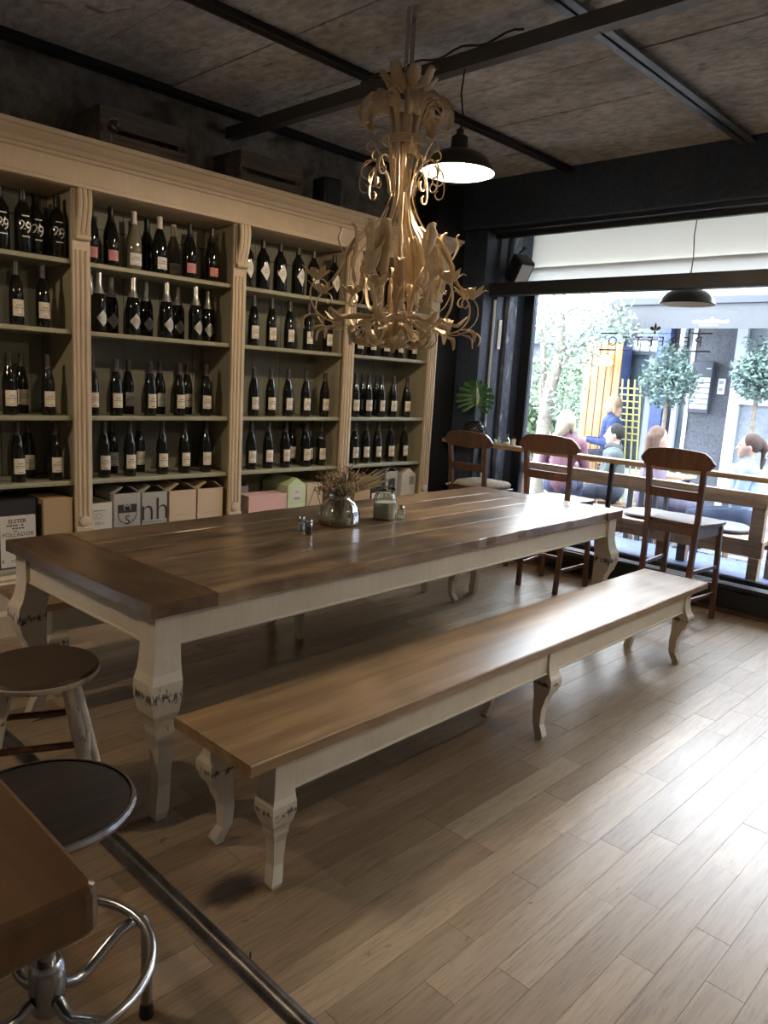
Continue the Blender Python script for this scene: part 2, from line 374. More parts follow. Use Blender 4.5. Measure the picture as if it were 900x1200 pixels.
M['bluedeck'] = speck('blue grey deck paint', (.07,.095,.19), (.10,.13,.24), 14, .5, .1)
M['cobble'] = speck('pale granite setts', (.16,.165,.175), (.26,.26,.265), 30, .8, .3)
M['asphalt'] = flat('dark street joint', (.06,.06,.065), .9)
M['facade'] = speck('dark grey facade render', (.10,.105,.125), (.135,.14,.165), 30, .8, .3)
M['whiteframe'] = flat('white painted frame', (.62,.65,.69), .5)
M['bluepost'] = flat('blue painted post', (.07,.10,.24), .5)
M['shopglass'] = flat('dull shop glass', (.10,.13,.15), .08, 0, .6)
M['frosted'] = speck('frosted grey glass', (.26,.29,.34), (.32,.35,.40), 60, .35, .1)
M['awning'] = flat('grey awning cloth', (.085,.085,.09), .9)
M['metalbox'] = flat('white enamel mailbox door', (.56,.60,.64), .5)
M['darkbox'] = flat('anthracite mailbox', (.05,.055,.075), .5)
M['bark'] = speck('olive bark', (.16,.13,.10), (.26,.22,.175), 30, .9, .6, world=False)
M['olive'] = flat('olive leaves', (.10,.145,.075), .6)
M['olive2'] = flat('pale silver leaves', (.17,.215,.165), .6)
M['bay'] = flat('grey green bay leaves', (.10,.15,.13), .55)
M['pot'] = flat('dark planter', (.08,.08,.085), .7)
M['soffit'] = flat('off white boards', (.80,.79,.74), .6)
def opal(name, c, tr):
    mt, t, b, N, L = nt(name); N.remove(b); d = N.new('ShaderNodeBsdfDiffuse'); d.inputs[0].default_value = (*c, 1); q = N.new('ShaderNodeBsdfTranslucent'); q.inputs[0].default_value = (*tr, 1)
    ad = N.new('ShaderNodeAddShader'); L.new(d.outputs[0], ad.inputs[0]); L.new(q.outputs[0], ad.inputs[1]); L.new(ad.outputs[0], N['Material Output'].inputs[0]); return mt
M['opal'] = opal('opal canvas', (.6,.59,.55), (.05,.048,.042)); M['opal2'] = opal('bright opal canvas', (.6,.6,.58), (.10,.10,.096))
M['peel'] = speck('peeling blue grey paint', (.10,.13,.20), (.26,.30,.38), 26, .8, .6, .01, (.45,.45,.45), strx=(1,1,.4), thr=.56)
M['gold'] = flat('gold sign vinyl', (.11,.08,.03), .45, .2)
M['grille'] = flat('grey loudspeaker grille', (.55,.57,.60), .7)
M['skin'] = flat('skin', (.40,.25,.19), .55)
M['eye'] = flat('dark eyes', (.03,.025,.02), .3)
M['yellow'] = flat('yellow painted wire', (.45,.39,.14), .6)
def cloth(c): return flat('cloth', tuple(x**1.25*.5 for x in c), .9)

# ------------------------------------------------------------------ the room
WY = 4.55; CZ = 3.15; XB, YB = -3.0, -3.0; XW = 5.5
fl = struct(MB().box(XB, 5.46, YB, WY, -.06, -.012).build('floor', M['joint']), 'worn oak parquet floor of staggered staves', 'floor')
# staves run along the table; the 300 that show largest are parts, the rest one part
unit = MB().box(0, 1, 0, 1, -.012, 0).mesh('plank', M['floor'])
planks = []; W_ = .098
nrow = int((WY-YB)/W_)
for i in range(nrow):
    y0 = YB+i*W_; x = XB-random.random()*.8
    while x < 5.44:
        ln = random.choice((.32, .45, .6, .75, .9, 1.1, 1.3)); a, b_ = max(x, XB), min(x+ln, 5.44)
        if b_-a > .02: planks.append((a, b_, y0, y0+W_))
        x += ln
def parea(p):
    a, b_, y0, y1 = p; c = Vector(((a+b_)/2, (y0+y1)/2, 0)); d = (c-Vector((0,0,H)))
    if d.dot(fw) < .5: return 0
    q = proj(c)
    if not (-60 < q[0] < 960 and 560 < q[1] < 1260): return 0
    if y1 > 4.05: return 0
    u = [Vector(proj((X, Y, 0))) for X, Y in ((a, y0), (b_, y0), (b_, y1), (a, y1))]
    return abs(sum(u[k].x*u[(k+1) % 4].y-u[(k+1) % 4].x*u[k].y for k in range(4)))/2
planks.sort(key=parea, reverse=True)
for a, b_, y0, y1 in planks[:298]:
    o = obj('plank', unit, fl, (a+.0006, y0+.0005, random.uniform(-.0007, 0))); o.scale = (b_-a-.0012, y1-y0-.001, 1)
mb = MB()
for a, b_, y0, y1 in planks[298:]: mb.box(a+.0006, b_-.0006, y0+.0005, y1-.0005, -.012, random.uniform(-.0007, 0))
tag(mb.build('far_planks', M['floor'], fl), kind='stuff')

# ceiling: rough concrete slabs lying between steel bars
ce = struct(MB().box(XB, 5.6, YB, 4.75, CZ+.04, CZ+.2).build('ceiling', M['black']), 'rough grey brown concrete slab ceiling', 'ceiling')
YS = [4.75, 4.44, 3.30, 2.0, .72, -.56, -1.84, YB]
for j in range(len(YS)-1):
    x = XB
    while x < 5.5:
        w = .56; x1 = min(x+w, 5.5)
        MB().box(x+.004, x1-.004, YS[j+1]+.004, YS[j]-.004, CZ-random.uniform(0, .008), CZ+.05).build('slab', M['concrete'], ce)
        x += w
M['steel_lit'] = flat('daylight toned steel', (.17,.19,.22), .36, .6)  # lit copy of the dark steel, reflected daylight put into the colour
M['steel_mid'] = flat('grey brown steel', (.10,.098,.095), .45, .4)
def ybar(y, w, nm, lab, mat='steel'):
    b = MB(); b.box(XB, 5.3, y-w/2, y+w/2, CZ-.05, CZ-.042); b.box(XB, 5.3, y-.008, y+.008, CZ-.05, CZ)
    return struct(b.build(nm, M[mat]), lab, 'ceiling bar')
ybar(4.46, .09, 'trim_1', 'dark steel bar where the ceiling meets the shelf wall')
ybar(3.30, .07, 'trim_2', 'dark steel ceiling bar running above the far table edge')
ybar(2.0, .10, 'trim_3', 'broad daylight toned steel ceiling bar running above the front bench, daylight in its colour', 'steel_lit')
ybar(.72, .08, 'trim_4', 'steel ceiling bar running over the open floor')
ybar(-.56, .08, 'trim_5', 'steel ceiling bar over the rear of the room')
b = MB(); b.box(3.05, 3.115, YB, WY-.002, 2.975, 2.985); b.box(3.05, 3.115, YB, WY-.002, 3.036, 3.046); b.box(3.05, 3.062, YB, WY-.002, 2.985, 3.036); b.box(3.07, 3.09, -1, -.9, 3.046, CZ-.004)
beam = struct(b.build('trim_6', M['steel_mid']), 'dark steel channel crossing under the other ceiling bars', 'ceiling beam')
MB().tube([(3.04, 2.2+i*.05, 3.055+.012*math.sin(i*1.1)) for i in range(22)], .006, 6).build('cable', M['black'], beam, smooth=True)

# walls
def grid_wall(name, lab, axis, at, a0, a1, z0, z1, n, mz, amp, mat, thick, sign):
    vs = []; fs = []; random.seed(3)
    for i in range(n+1):
        for k in range(mz+1):
            u = a0+(a1-a0)*i/n; z = z0+(z1-z0)*k/mz; d = random.uniform(0, amp)*sign
            vs.append((u, at+d, z) if axis == 'y' else (at+d, u, z))
    for i in range(n):
        for k in range(mz): q = i*(mz+1)+k; fs.append((q, q+1, q+mz+2, q+mz+1))
    mb = MB().add(vs, fs)
    if axis == 'y': mb.box(a0, a1, *sorted((at+.002*-sign, at-thick*sign)), z0, z1)
    else: mb.box(*sorted((at+.002*-sign, at-thick*sign)), a0, a1, z0, z1)
    return struct(mb.build(name, mat, smooth='all'), lab, 'wall')
grid_wall('wall_left', 'rough grey plastered stone wall above the wine shelves', 'y', WY+.04, XB, 5.5, 0, CZ, 150, 40, .035, M['stonewall'], .16, -1)
struct(MB().box(XB-.15, XB, YB, WY, 0, CZ).build('wall_back', M['white_wall']), 'plain pale plaster wall behind the bar', 'wall')
wr = MB().box(XB, XW+.5, YB-.15, YB, 0, CZ)
struct(wr.build('wall_right', M['white_wall']), 'plain pale plaster wall at the open side', 'wall')
WR = -2.6            # right end of the opening
wf = MB(); wf.box(5.5, 6.08, 4.06, 4.75, 0, CZ+.04); wf.box(5.4, 6.08, YB, WR, 0, CZ+.04); wf.box(5.5, 6.08, WR, 4.06, 2.86, CZ+.04)
wf = struct(wf.build('wall_front', M['navy']), 'navy painted wall around the shop window', 'wall')
MB().box(5.35, 5.5, 4.06, 4.31, 0, 2.76).build('post', M['navy'], wf, bevel=.006)
MB().box(4.98, 5.5, 4.315, 4.545, 0, CZ-.06).build('black_panel', M['black'], wf)
b = MB(); b.box(5.3, 5.5, YB+.01, 4.54, 2.765, CZ-.002)
lint = struct(b.build('trim_7', M['navy'], bevel=.008), 'deep navy lintel beam over the shop window', 'beam')
MB().box(5.36, 5.46, WR, 4.06, 2.735, 2.764).build('lintel_strip', M['steel'], lint)
MB().box(5.46, 5.5, WR, 4.06, 2.70, 2.764).build('frame_head', M['black'], lint)
struct(MB().box(5.42, 5.52, WR, 4.06, 2.225, 2.33).build('trim_8', M['black'], bevel=.004), 'black transom bar across the shop window', 'transom')
sl = struct(MB().box(5.42, 5.5, WR, 4.06, 0, .15).build('trim_9', M['black'], bevel=.004), 'low black kerb under the shop window', 'sill')
MB().box(5.41, 5.52, WR, 4.06, .165, .19).build('kerb_rail', M['steel'], sl)
MB().box(5.44, 5.46, WR, 4.06, .15, .165).build('kerb_web', M['black'], sl)
b = MB(); b.box(5.36, 5.418, WR, 4.05, 0, .02); struct(b.build('baseboard_front', M['chair']), 'narrow wooden strip at the foot of the kerb', 'baseboard')
# white boarding behind the transom
so = MB().box(5.5, 6.0, WR, 4.06, 2.835, 2.858).build('trim_10', M['soffit']); struct(so, 'off white translucent panels above the transom of the shop window', 'soffit')
MB().add([(6.03, WR, 2.52), (6.03, 4.06, 2.52), (6.03, 4.06, 2.84), (6.03, WR, 2.84)], [(0,1,2,3)]).build('upper_canvas', M['opal'], so)
MB().add([(5.97, WR, 2.39), (5.97, 4.06, 2.39), (5.97, 4.06, 2.53), (5.97, WR, 2.53)], [(0,1,2,3)]).build('lower_canvas', M['opal2'], so)
# reveal details
MB().box(5.515, 5.60, 4.035, 4.059, .05, 2.83).build('reveal_panel', M['navy'], wf)
MB().box(5.68, 5.80, 4.02, 4.059, .05, 2.83).build('peeling_strip', M['peel'], wf)
MB().tube([(5.50, 4.045, z) for z in (.3, 1, 1.7, 2.2)], .012, 8).build('white_pipe', M['whiteframe'], wf, smooth=True)
p = PX(585, 393, 5.6)
tp = MB().box(5.56, 5.60, 4.024, 4.033, p.z-.12, p.z+.13).build('wall_thermometer', M['lab_white'])
tag(tp, 'narrow white plate fixed to the navy window reveal', 'wall plate')
b = MB()
for k in range(9): b.box(5.572, 5.588, 4.0225, 4.0238, p.z-.09+k*.02, p.z-.085+k*.02)
b.build('plate_marks', M['ink_grey'], tp)
# glazed shop front
GX = 6.0; GY = PX(624, 400, GX).y
wn = struct(obj('window_1', None, None, (GX, 0, .05)), 'large clear shop window with dark frame and gold lettering', 'window')
wn.location = (0, 0, 0)
for nm, a in (('frame_jamb', (GX-.03, GX+.04, GY, GY+.10, .05, 2.39)), ('frame_jamb', (GX-.03, GX+.04, WR, WR+.08, .05, 2.39)), ('frame_sill', (GX-.03, GX+.04, WR+.08, GY, .05, .12)), ('frame_head', (GX-.03, GX+.04, WR+.08, GY, 2.33, 2.389))):
    MB().box(*a).build(nm, M['steel'], wn, bevel=.004)
MB().box(GX-.02, GX+.02, GY+.10, GY+.118, .05, 2.389).build('frame_bead', M['peel'], wn)
MB().box(GX-.01, GX-.002, WR+.08, GY, .12, 2.33).build('pane', M['gl_pane'], wn)
# gold sign on the glass, read from the street
sg = MB(); q0 = PX(703, 400, GX-.012); q1 = PX(834, 400, GX-.012); cy = (q0.y+q1.y)/2; cz = PX(769, 401, GX).z; ww = q0.y-q1.y
sx = GX-.0125
text_on(sg, 'PERFETTO', .112, lambda u, v: (sx, cy+u, cz+v), 1.72, -.004)
for dz in (.068, -.068):
    for a, b_ in ((-.5, -.34), (.34, .5)): sg.box(sx-.001, sx, cy+a*ww, cy+b_*ww, cz+dz-.006, cz+dz+.006)
    sg.box(sx-.001, sx, cy-.34*ww, cy+.34*ww, cz+dz-.002, cz+dz+.002)
def lily(mb, c, s):
    def P(u, v): return (sx, c[0]+u*s, c[1]+v*s)
    pts = [(0,1),(.16,.62),(.2,.4),(.1,.05),(-.1,.05),(-.2,.4),(-.16,.62)]
    mb.add([P(*q) for q in pts], [tuple(range(7))])
    for k in (-1, 1):
        pts = [(.12,.0),(.2,.3),(.4,.5),(.62,.5),(.74,.3),(.66,.12),(.56,.2),(.5,.34),(.36,.28),(.26,.0)]
        for i in range(1, 8): mb.add([P(k*pts[0][0], pts[0][1]), P(k*pts[i][0], pts[i][1]), P(k*pts[i+1][0], pts[i+1][1])], [(0,1,2)])
    mb.add([P(-.4,-.04), P(.4,-.04), P(.4,.04), P(-.4,.04)], [(0,1,2,3)])
    mb.add([P(-.08,-.04), P(.08,-.04), P(.18,-.36), P(0,-.52), P(-.18,-.36)], [(0,1,2,3,4)])
pf = PX(768, 391, GX); lily(sg, (pf.y, cz+.092), .062)
sg.build('sign_lettering', M['gold'], wn)

def light(name, kind, loc, energy, color, **k):
    l = bpy.data.lights.new(name, kind); l.energy = energy; l.color = color
    for a, v in k.items(): setattr(l, a, v)
    o = bpy.data.objects.new(name, l); COL.objects.link(o); o.location = loc; return o
po = light('shop_window_portal', 'AREA', (GX+.06, (WR+GY)/2, 1.22), 1, (1,1,1), shape='RECTANGLE', size=2.3, size_y=GY-WR)
po.rotation_euler = (0, R(90), 0); po.data.cycles.is_portal = True

# ------------------------------------------------------------------ wine cabinet
CF, CBk = 4.15, 4.52
PIL = [.90, 1.888, 2.915, 3.90, 4.845]       # pilaster centres
ZS = [.345, .805, 1.17, 1.64, 2.01]          # board tops
cab = thing('wine_shelf_unit', 'tall cream wine shelf unit with fluted pilasters and heavy cornice', 'shelf unit', (PIL[0], CF, 0))
def CB(mb, name, mat, parent=None, **k):      # build in world coords, keep under the cabinet
    mb.v = [(x-PIL[0], y-CF, z) for x, y, z in mb.v]
    return mb.build(name, mat, parent or cab, **k)
XL, XR = PIL[0]-.06, PIL[-1]+.06
# back boarding: upright boards
x = XL
while x < XR-.01:
    x1 = min(x+.245, XR); CB(MB().box(x+.002, x1-.002, CBk-.012, CBk, .345, 2.37), 'back_board', M['sage']); x = x1
CB(MB().box(XL, XR, CBk, CBk+.006, .3, 2.37), 'back_sheet', M['black'])
for i, px in enumerate(PIL):
    w = .035 if i < 2 else .042
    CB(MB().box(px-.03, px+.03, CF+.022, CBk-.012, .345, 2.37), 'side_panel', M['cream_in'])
    b = MB().box(px-.05, px+.05, CF, CF+.022, .345, 2.37)
    pl = CB(b, 'pilaster', M['cream'], bevel=.003)
    for k in range(3):                        # raised reeds between the flutes
        xx = px-.027+k*.027
        CB(MB().lathe([(.0095, .60), (.0095, 2.06)], 10, (xx, CF, 0)), 'reed', M['cream'], pl, smooth=True)
    CB(MB().box(px-.05, px+.05, CF-.012, CF, .345, .54), 'plinth_block', M['cream'], pl, bevel=.003)
    CB(MB().lathe([(.03, 0), (.03, .012), (.018, .016)], 16, (px, CF, .575), ax=Matrix.Rotation(R(90), 3, 'X')), 'rosette', M['cream'], pl, smooth=True)
    # scrolled corbel
    for k in (-1, 0, 1):
        xx = px+k*.026
        path = [(xx, CF-.012-.03*math.sin(t*math.pi)*(1-t)-.028*(1-t), 2.365-.24*t) for t in [j/9 for j in range(10)]]
        CB(MB().tube(path, [.014]*10, 8), 'corbel_lobe', M['cream'], pl, smooth=True)
    CB(MB().box(px-.045, px+.045, CF-.02, CF, 2.125, 2.365), 'corbel_back', M['cream'], pl, bevel=.004)
    CB(MB().lathe([(.016, -.04), (.016, .04)], 10, (px, CF-.018, 2.125), ax=Matrix.Rotation(R(90), 3, 'Y')), 'corbel_roll', M['cream'], pl, smooth=True)
for i in range(4):
    a, b_ = PIL[i]+.03, PIL[i+1]-.03
    for z in ZS[1:]:
        CB(MB().box(a, b_, CF+.03, CBk-.012, z-.026, z), 'shelf_board', M['board'], bevel=.005)
    CB(MB().box(a, b_, CBk-.016, CBk-.0125, 2.24, 2.246), 'back_bead', M['black'])
CB(MB().box(XL, XR, CF-.02, CBk, .32, .345), 'bottom_board', M['board'], bevel=.004)
# base with mouldings
base = [(CF-.09, 0), (CF-.09, .12), (CF-.075, .135), (CF-.06, .14), (CF-.06, .235), (CF-.075, .25), (CF-.085, .262), (CF-.07, .275), (CF-.045, .29), (CF-.05, .305), (CF-.03, .32), (CBk, .32), (CBk, 0)]
CB(MB().extr(base, XL-.02, XR+.02), 'base_moulding', M['cream'])
corn = [(CF-.012, 2.37), (CF-.035, 2.374), (CF-.035, 2.392), (CF-.02, 2.398), (CF-.02, 2.50), (CF-.035, 2.506), (CF-.04, 2.518), (CF-.06, 2.524), (CF-.075, 2.54), (CF-.095, 2.548), (CF-.12, 2.565), (CF-.125, 2.572), (CF-.15, 2.576), (CF-.15, 2.598), (CBk, 2.598), (CBk, 2.37)]
CB(MB().extr(corn, XL-.1, XR+.06), 'cornice', M['cream'])

# ------------------------------------------------------------------ bottles
def arcpatch(mb, r, z0, z1, a0, a1, n=8, shape=None):
    vs = []; fs = []
    for j in range(n+1):
        t = j/n; a = R(a0+(a1-a0)*t)
        lo, hi = (z0, z1) if not shape else shape(t)
        for z in (lo, hi): vs.append((r*math.sin(a), -r*math.cos(a), z))
    for j in range(n): fs.append((2*j, 2*j+2, 2*j+3, 2*j+1))
    return mb.add(vs, fs)
HOCK = [(.02, 0), (.034, 0), (.0365, .006), (.0365, .155), (.033, .185), (.024, .222), (.0165, .245), (.0142, .26), (.0142, .308), (.013, .31)]
BURG = [(.02, 0), (.039, 0), (.0425, .006), (.0425, .15), (.039, .18), (.028, .215), (.0185, .24), (.0155, .26), (.0155, .308), (.014, .31)]
BIG = [(.02, 0), (.041, 0), (.0445, .006), (.0445, .18), (.041, .205), (.028, .228), (.0175, .245), (.0165, .3), (.015, .302)]
def rad(prof, z):
    for (r0, z0), (r1, z1) in zip(prof, prof[1:]):
        if z0 <= z <= z1 and z1 > z0: return r0+(r1-r0)*(z-z0)/(z1-z0)
    return prof[-1][0]
def capmesh(prof, z0, mat, name, top=.312):
    pr = [(rad(prof, z)+.0008, z) for z in [z0+(top-.006-z0)*k/8 for k in range(9)]]
    pr.append((pr[-1][0]-.001, top)); return MB().lathe(pr, 16).mesh(name, mat, True)
def prints(mb, r, z0, z1, w):
    for k, (f0, f1, ww) in enumerate(((.62, .70, .45), (.46, .53, .8), (.36, .38, .6), (.08, .14, .35))):
        arcpatch(mb, r, z0+(z1-z0)*f0, z0+(z1-z0)*f1, -w*ww, w*ww, 6)
    return mb
KINDS = {}
def kind(key, prof, gl, capm, capz, lab=None, lz=(.045, .125), lw=52, top=.312, diamond=False, word=None):
    parts = [('glass_body', MB().lathe(prof, 22).mesh('glass_body', M[gl], True), None)]
    parts.append(('capsule', capmesh(prof, capz, M[capm], 'capsule', top), None))
    r = max(p[0] for p in prof)+.0006
    if lab:
        b = MB()
        if diamond:
            zc = (lz[0]+lz[1])/2; hh = (lz[1]-lz[0])/2
            arcpatch(b, r, 0, 0, -lw, lw, 12, lambda t: (zc-hh*(1-abs(2*t-1))-.004, zc+hh*(1-abs(2*t-1))+.004))
            pb = MB(); [arcpatch(pb, r+.0004, zc+dz, zc+dz+.004, -w, w, 4) for dz, w in ((.012, 14), (.0, 22), (-.012, 14))]
        else:
            arcpatch(b, r, lz[0], lz[1], -lw, lw, 10); pb = prints(MB(), r+.0004, lz[0], lz[1], lw)
        parts.append(('paper_label', b.mesh('paper_label', M[lab]), [('label_print', pb.mesh('label_print', M['ink_grey']))]))
    if word:
        pb = MB()
        for s_, size, zz, bold, du in word:
            text_on(pb, s_, size, lambda u, v: ((r+.0004)*math.sin((u+du)/r), -(r+.0004)*math.cos((u+du)/r), zz+v), 1, bold)
        for z_, w_ in ((.172, 24), (.074, 24)): arcpatch(pb, r+.0004, z_, z_+.006, -w_, w_, 6)
        parts.append(('printed_number', pb.mesh('printed_number', M['print_white']), None))
    KINDS[key] = parts
kind('red', HOCK, 'gl_dark', 'cap_dark', .245, 'lab_cream')
kind('spark', BURG, 'gl_dark', 'foil', .205, 'lab_silver', (.035, .115), 48, .314, True)
kind('big', BIG, 'gl_dark', 'cap_black', .24, word=[('2', .062, .128, 0, -.016), ('9', .078, .118, 0, .014)], top=.304)
kind('pink', BURG, 'gl_dark', 'cap_black', .225, 'lab_pink', (.03, .085), 42)
kind('coral', BURG, 'gl_dark', 'cap_black', .225, 'lab_red', (.03, .08), 42)
kind('clear', BURG, 'gl_clear', 'cap_white', .245, 'lab_white', (.025, .09), 60)
kind('creamcap', BURG, 'gl_dark', 'cap_white', .245, 'lab_white', (.025, .09), 50)
kind('plain', BURG, 'gl_dark', 'cap_black', .235)
kind('diamond', BIG, 'gl_dark', 'cap_dark', .255, 'lab_white', (.06, .17), 50, .304, True)
BAYN = {1: 'fourth bay from the window', 2: 'third bay from the window', 3: 'second bay from the window', 4: 'bay nearest the window'}
ROWN = {4: 'top board', 3: 'second board', 2: 'third board', 1: 'lowest board'}
LOOK = {'red': 'cream labelled wine bottle', 'spark': 'silver foiled sparkling wine bottle', 'big': 'black bottle marked 29',
        'pink': 'pink labelled dark bottle', 'coral': 'coral labelled dark bottle', 'clear': 'clear white capped bottle',
        'creamcap': 'cream capped dark bottle', 'plain': 'unlabelled dark bottle', 'diamond': 'white diamond labelled bottle'}
NAMES = {'red': 'wine_bottle', 'spark': 'sparkling_wine_bottle', 'big': 'wine_bottle', 'diamond': 'wine_bottle'}
placed = {}
def bottle(key, bay, row, px, back=False):
    Y = (4.40 if back else 4.255)+random.uniform(-.008, .008); z = ZS[row]; P = Vector((2, Y, z+.12))
    for _ in range(4): P = PY(px, proj(P)[1], Y); P.z = z+.12
    rr = max(p[0] for p in HOCK if True)+.012
    lo, hi = PIL[bay-1]+.03+.048, PIL[bay]-.03-.048
    X = min(max(P.x, lo), hi)
    for (ox, oy) in placed.get((bay, row), []):       # keep glass from touching
        if (ox-X)**2+(oy-Y)**2 < .0086: Y = oy+.094 if oy < 4.33 else oy-.094
    Y = min(max(Y, 4.235), 4.45)
    for (ox, oy) in placed.get((bay, row), []):
        if (ox-X)**2+(oy-Y)**2 < .0083: X = ox+(.094 if X > ox else -.094)
    placed.setdefault((bay, row), []).append((X, Y))
    lab = f"{LOOK[key]} on {ROWN[row]}, {BAYN[bay]}" + (', rear row' if back else ', front row')
    grp = f"{'rear' if back else 'front'} bottles, {ROWN[row]}, {BAYN[bay]}, {key}"
    t = thing(NAMES.get(key, 'wine_bottle'), lab, 'bottle', (X, Y, z+.0005), random.uniform(-.14, .14), grp); t.scale = (1, 1, 1.045)
    for nm, me, subs in KINDS[key]:
        o = obj(nm, me, t)
        for sn, sm in subs or []: obj(sn, sm, o)
def rowof(bay, row, key, front, back=()):
    for p_ in front: bottle(key, bay, row, p_)
    for p_ in back: bottle(key, bay, row, p_, True)
rowof(1, 4, 'big', (0, 27, 67), (43, 51)); rowof(1, 3, 'red', (19, 50)); rowof(1, 2, 'red', (11, 56), (25,)); rowof(1, 1, 'red', (21, 65), (33,))
for k_, p_, bk in (('pink', 106, 0), ('pink', 130, 0), ('clear', 157, 0), ('plain', 172, 1), ('creamcap', 187, 0), ('clear', 203, 1), ('pink', 222, 0), ('coral', 248, 0)): bottle(k_, 2, 4, p_, bool(bk))
rowof(2, 3, 'spark', (116, 156, 195, 229), (106, 130, 171, 208, 243))
rowof(2, 2, 'red', (108, 136, 176, 210, 241), (150, 187, 219)); rowof(2, 1, 'red', (122, 152, 190, 216, 241), (131, 163, 248))
rowof(3, 4, 'diamond', (289, 308, 328, 349, 367, 391)); rowof(3, 3, 'red', (297, 318, 339, 361, 384)); rowof(3, 2, 'red', (297, 317, 337, 358, 380))
rowof(3, 1, 'red', (294, 314, 334, 358, 376), (341, 352))
rowof(4, 4, 'diamond', (424, 441, 458, 476)); rowof(4, 3, 'red', (421, 436, 452, 468, 484)); rowof(4, 2, 'red', (416, 431, 446, 460, 476), (424, 440)); rowof(4, 1, 'red', (415, 428, 442, 457, 473))

# ------------------------------------------------------------------ boxes on the bottom board
def px_x(px, Y, Z):
    P = Vector((2, Y, Z))
    for _ in range(5): P = PY(px, proj(P)[1], Y); P.z = Z
    return P.x
def carton(px0, px1, h, mat, lab, depth=.27, y0=4.185, flaps='closed', marks=(), name='wine_carton', dy=0, z0=None):
    z0 = ZS[0]+.0005 if z0 is None else z0
    x0, x1 = px_x(px0, y0, z0+.2), px_x(px1, y0, z0+.2); w = x1-x0-.006
    depth = min(depth, 4.5-y0)
    t = thing(name, lab, 'box', (x0+.003+w/2, y0, z0))
    b = MB(); e = .004
    b.box(-w/2, w/2, 0, e, 0, h); b.box(-w/2, w/2, depth-e, depth, 0, h); b.box(-w/2, -w/2+e, e, depth-e, 0, h); b.box(w/2-e, w/2, e, depth-e, 0, h); b.box(-w/2+e, w/2-e, e, depth-e, 0, e)
    b.build('carton_body', M[mat], t)
    if flaps == 'closed':
        MB().box(-w/2, w/2, 0, depth/2-.001, h, h+.003).build('flap', M[mat], t); MB().box(-w/2, w/2, depth/2+.001, depth, h, h+.003).build('flap', M[mat], t)
    elif flaps == 'open':                    # side flaps standing open in a tent
        for s_ in (-1, 1):
            MB().add([(s_*w/2, .004, h), (s_*w/2, depth-.004, h), (s_*w*.16, depth-.004, h+w*.24), (s_*w*.16, .004, h+w*.24), (s_*(w/2-.003), .004, h-.001), (s_*(w/2-.003), depth-.004, h-.001), (s_*(w*.16-.003*s_), depth-.004, h+w*.24-.003), (s_*(w*.16), .004, h+w*.24-.004)], [(0,1,2,3),(4,7,6,5),(0,3,7,4),(1,5,6,2),(3,2,6,7),(0,4,5,1)]).build('flap', M[mat], t)
    elif flaps == 'roof':
        MB().prism([(-w/2, h), (w/2, h), (0, h+w*.32)], 0.002, depth-.002).build('gable_top', M[mat], t)
    for mk in marks: mk(t, w, h)
    return t
def word_mark(s_, size, fx, fz, mat='ink', sp=1, bold=0):
    def f(t, w, h):
        b = MB(); text_on(b, s_, size, lambda u, v: (fx*w+u, -.0014, fz*h+v), sp, bold); b.build('lettering', M[mat], t)
    return f
def patch_mark(x0, x1, z0, z1, mat, y=-.0006, name='printed_panel'):
    def f(t, w, h): MB().box(x0*w, x1*w, y, 0, z0*h, z1*h).build(name, M[mat], t)
    return f
def lines_mark(specs, mat='ink'):
    def f(t, w, h):
        for fx0, fx1, fz, th_ in specs:
            b = MB(); n = max(4, int((fx1-fx0)*26)); random.seed(int(fz*1000))
            for k in range(n):
                if random.random() < .82: b.box((fx0+(fx1-fx0)*(k+.08)/n)*w, (fx0+(fx1-fx0)*(k+.9)/n)*w, -.0013, -.0005, fz*h-th_/2, fz*h+th_/2)
            tag(b.build('small_print', M[mat], t), kind='stuff')
    return f
carton(-42, 43, .37, 'card_black', 'black carton with a cream printed front label under the dark shelf', .26, 4.17, marks=[patch_mark(-.02, .492, .02, .785, 'card_white'),
    word_mark('ELSTER', .030, .225, .70, bold=.012), lines_mark([(.07, .36, .64, .007), (.10, .33, .595, .006), (.17, .24, .555, .005)]), word_mark('FOLLADOR', .031, .235, .50, sp=1.05), lines_mark([(.06, .40, .30, .003), (.12, .3, .12, .005), (.12, .33, .095, .004)], 'ink_grey'), patch_mark(0, .015, .09, .14, 'ink', -.0012)])
carton(51, 86, .362, 'card', 'plain brown carton beside the black labelled carton', .25, 4.17, marks=[patch_mark(-.15, .35, .36, .366, 'ink_grey')])
carton(106, 132, .32, 'card_white', 'low off white carton with small grey lettering', .25, 4.18, 'none', [word_mark('MILO', .024, -.1, .62, 'ink_grey'), lines_mark([(-.38, .2, .86, .006), (-.38, .1, .80, .004), (-.38, .2, .76, .004), (-.38, .0, .72, .004)], 'ink_grey')])
def shield(t, w, h):
    b = MB(); c = .66*h; r_ = .36*w
    pts = [(-r_, .2*h), (-r_, c)]+[(-r_*math.cos(a), c-r_*math.sin(a)*1.05) for a in [math.pi*k/14 for k in range(15)]]
    top = c+r_*.95
    out = [(-r_, top)]+[(-r_*math.cos(math.pi*k/14), c-r_*math.sin(math.pi*k/14)) for k in range(15)]+[(r_, top)]
    inn = [(x*.93, c+(z-c)*.93) for x, z in out]; n = len(out)
    b.add([(x, -.001, z) for x, z in out+inn], [(i, (i+1) % n, (i+1) % n+n, i+n) for i in range(n)]); b.build('shield_outline', M['ink'], t)
    MB().box(-r_*.96, r_*.96, -.0008, 0, c+.02*h, top).build('shield_field', M['ink'], t)
carton(133, 165, .365, 'card_grey', 'grey open carton printed with an M S shield', .25, 4.18, 'open', [shield, word_mark('M', .066, 0, .775, 'card_grey', bold=.006), word_mark('S', .078, 0, .55)])
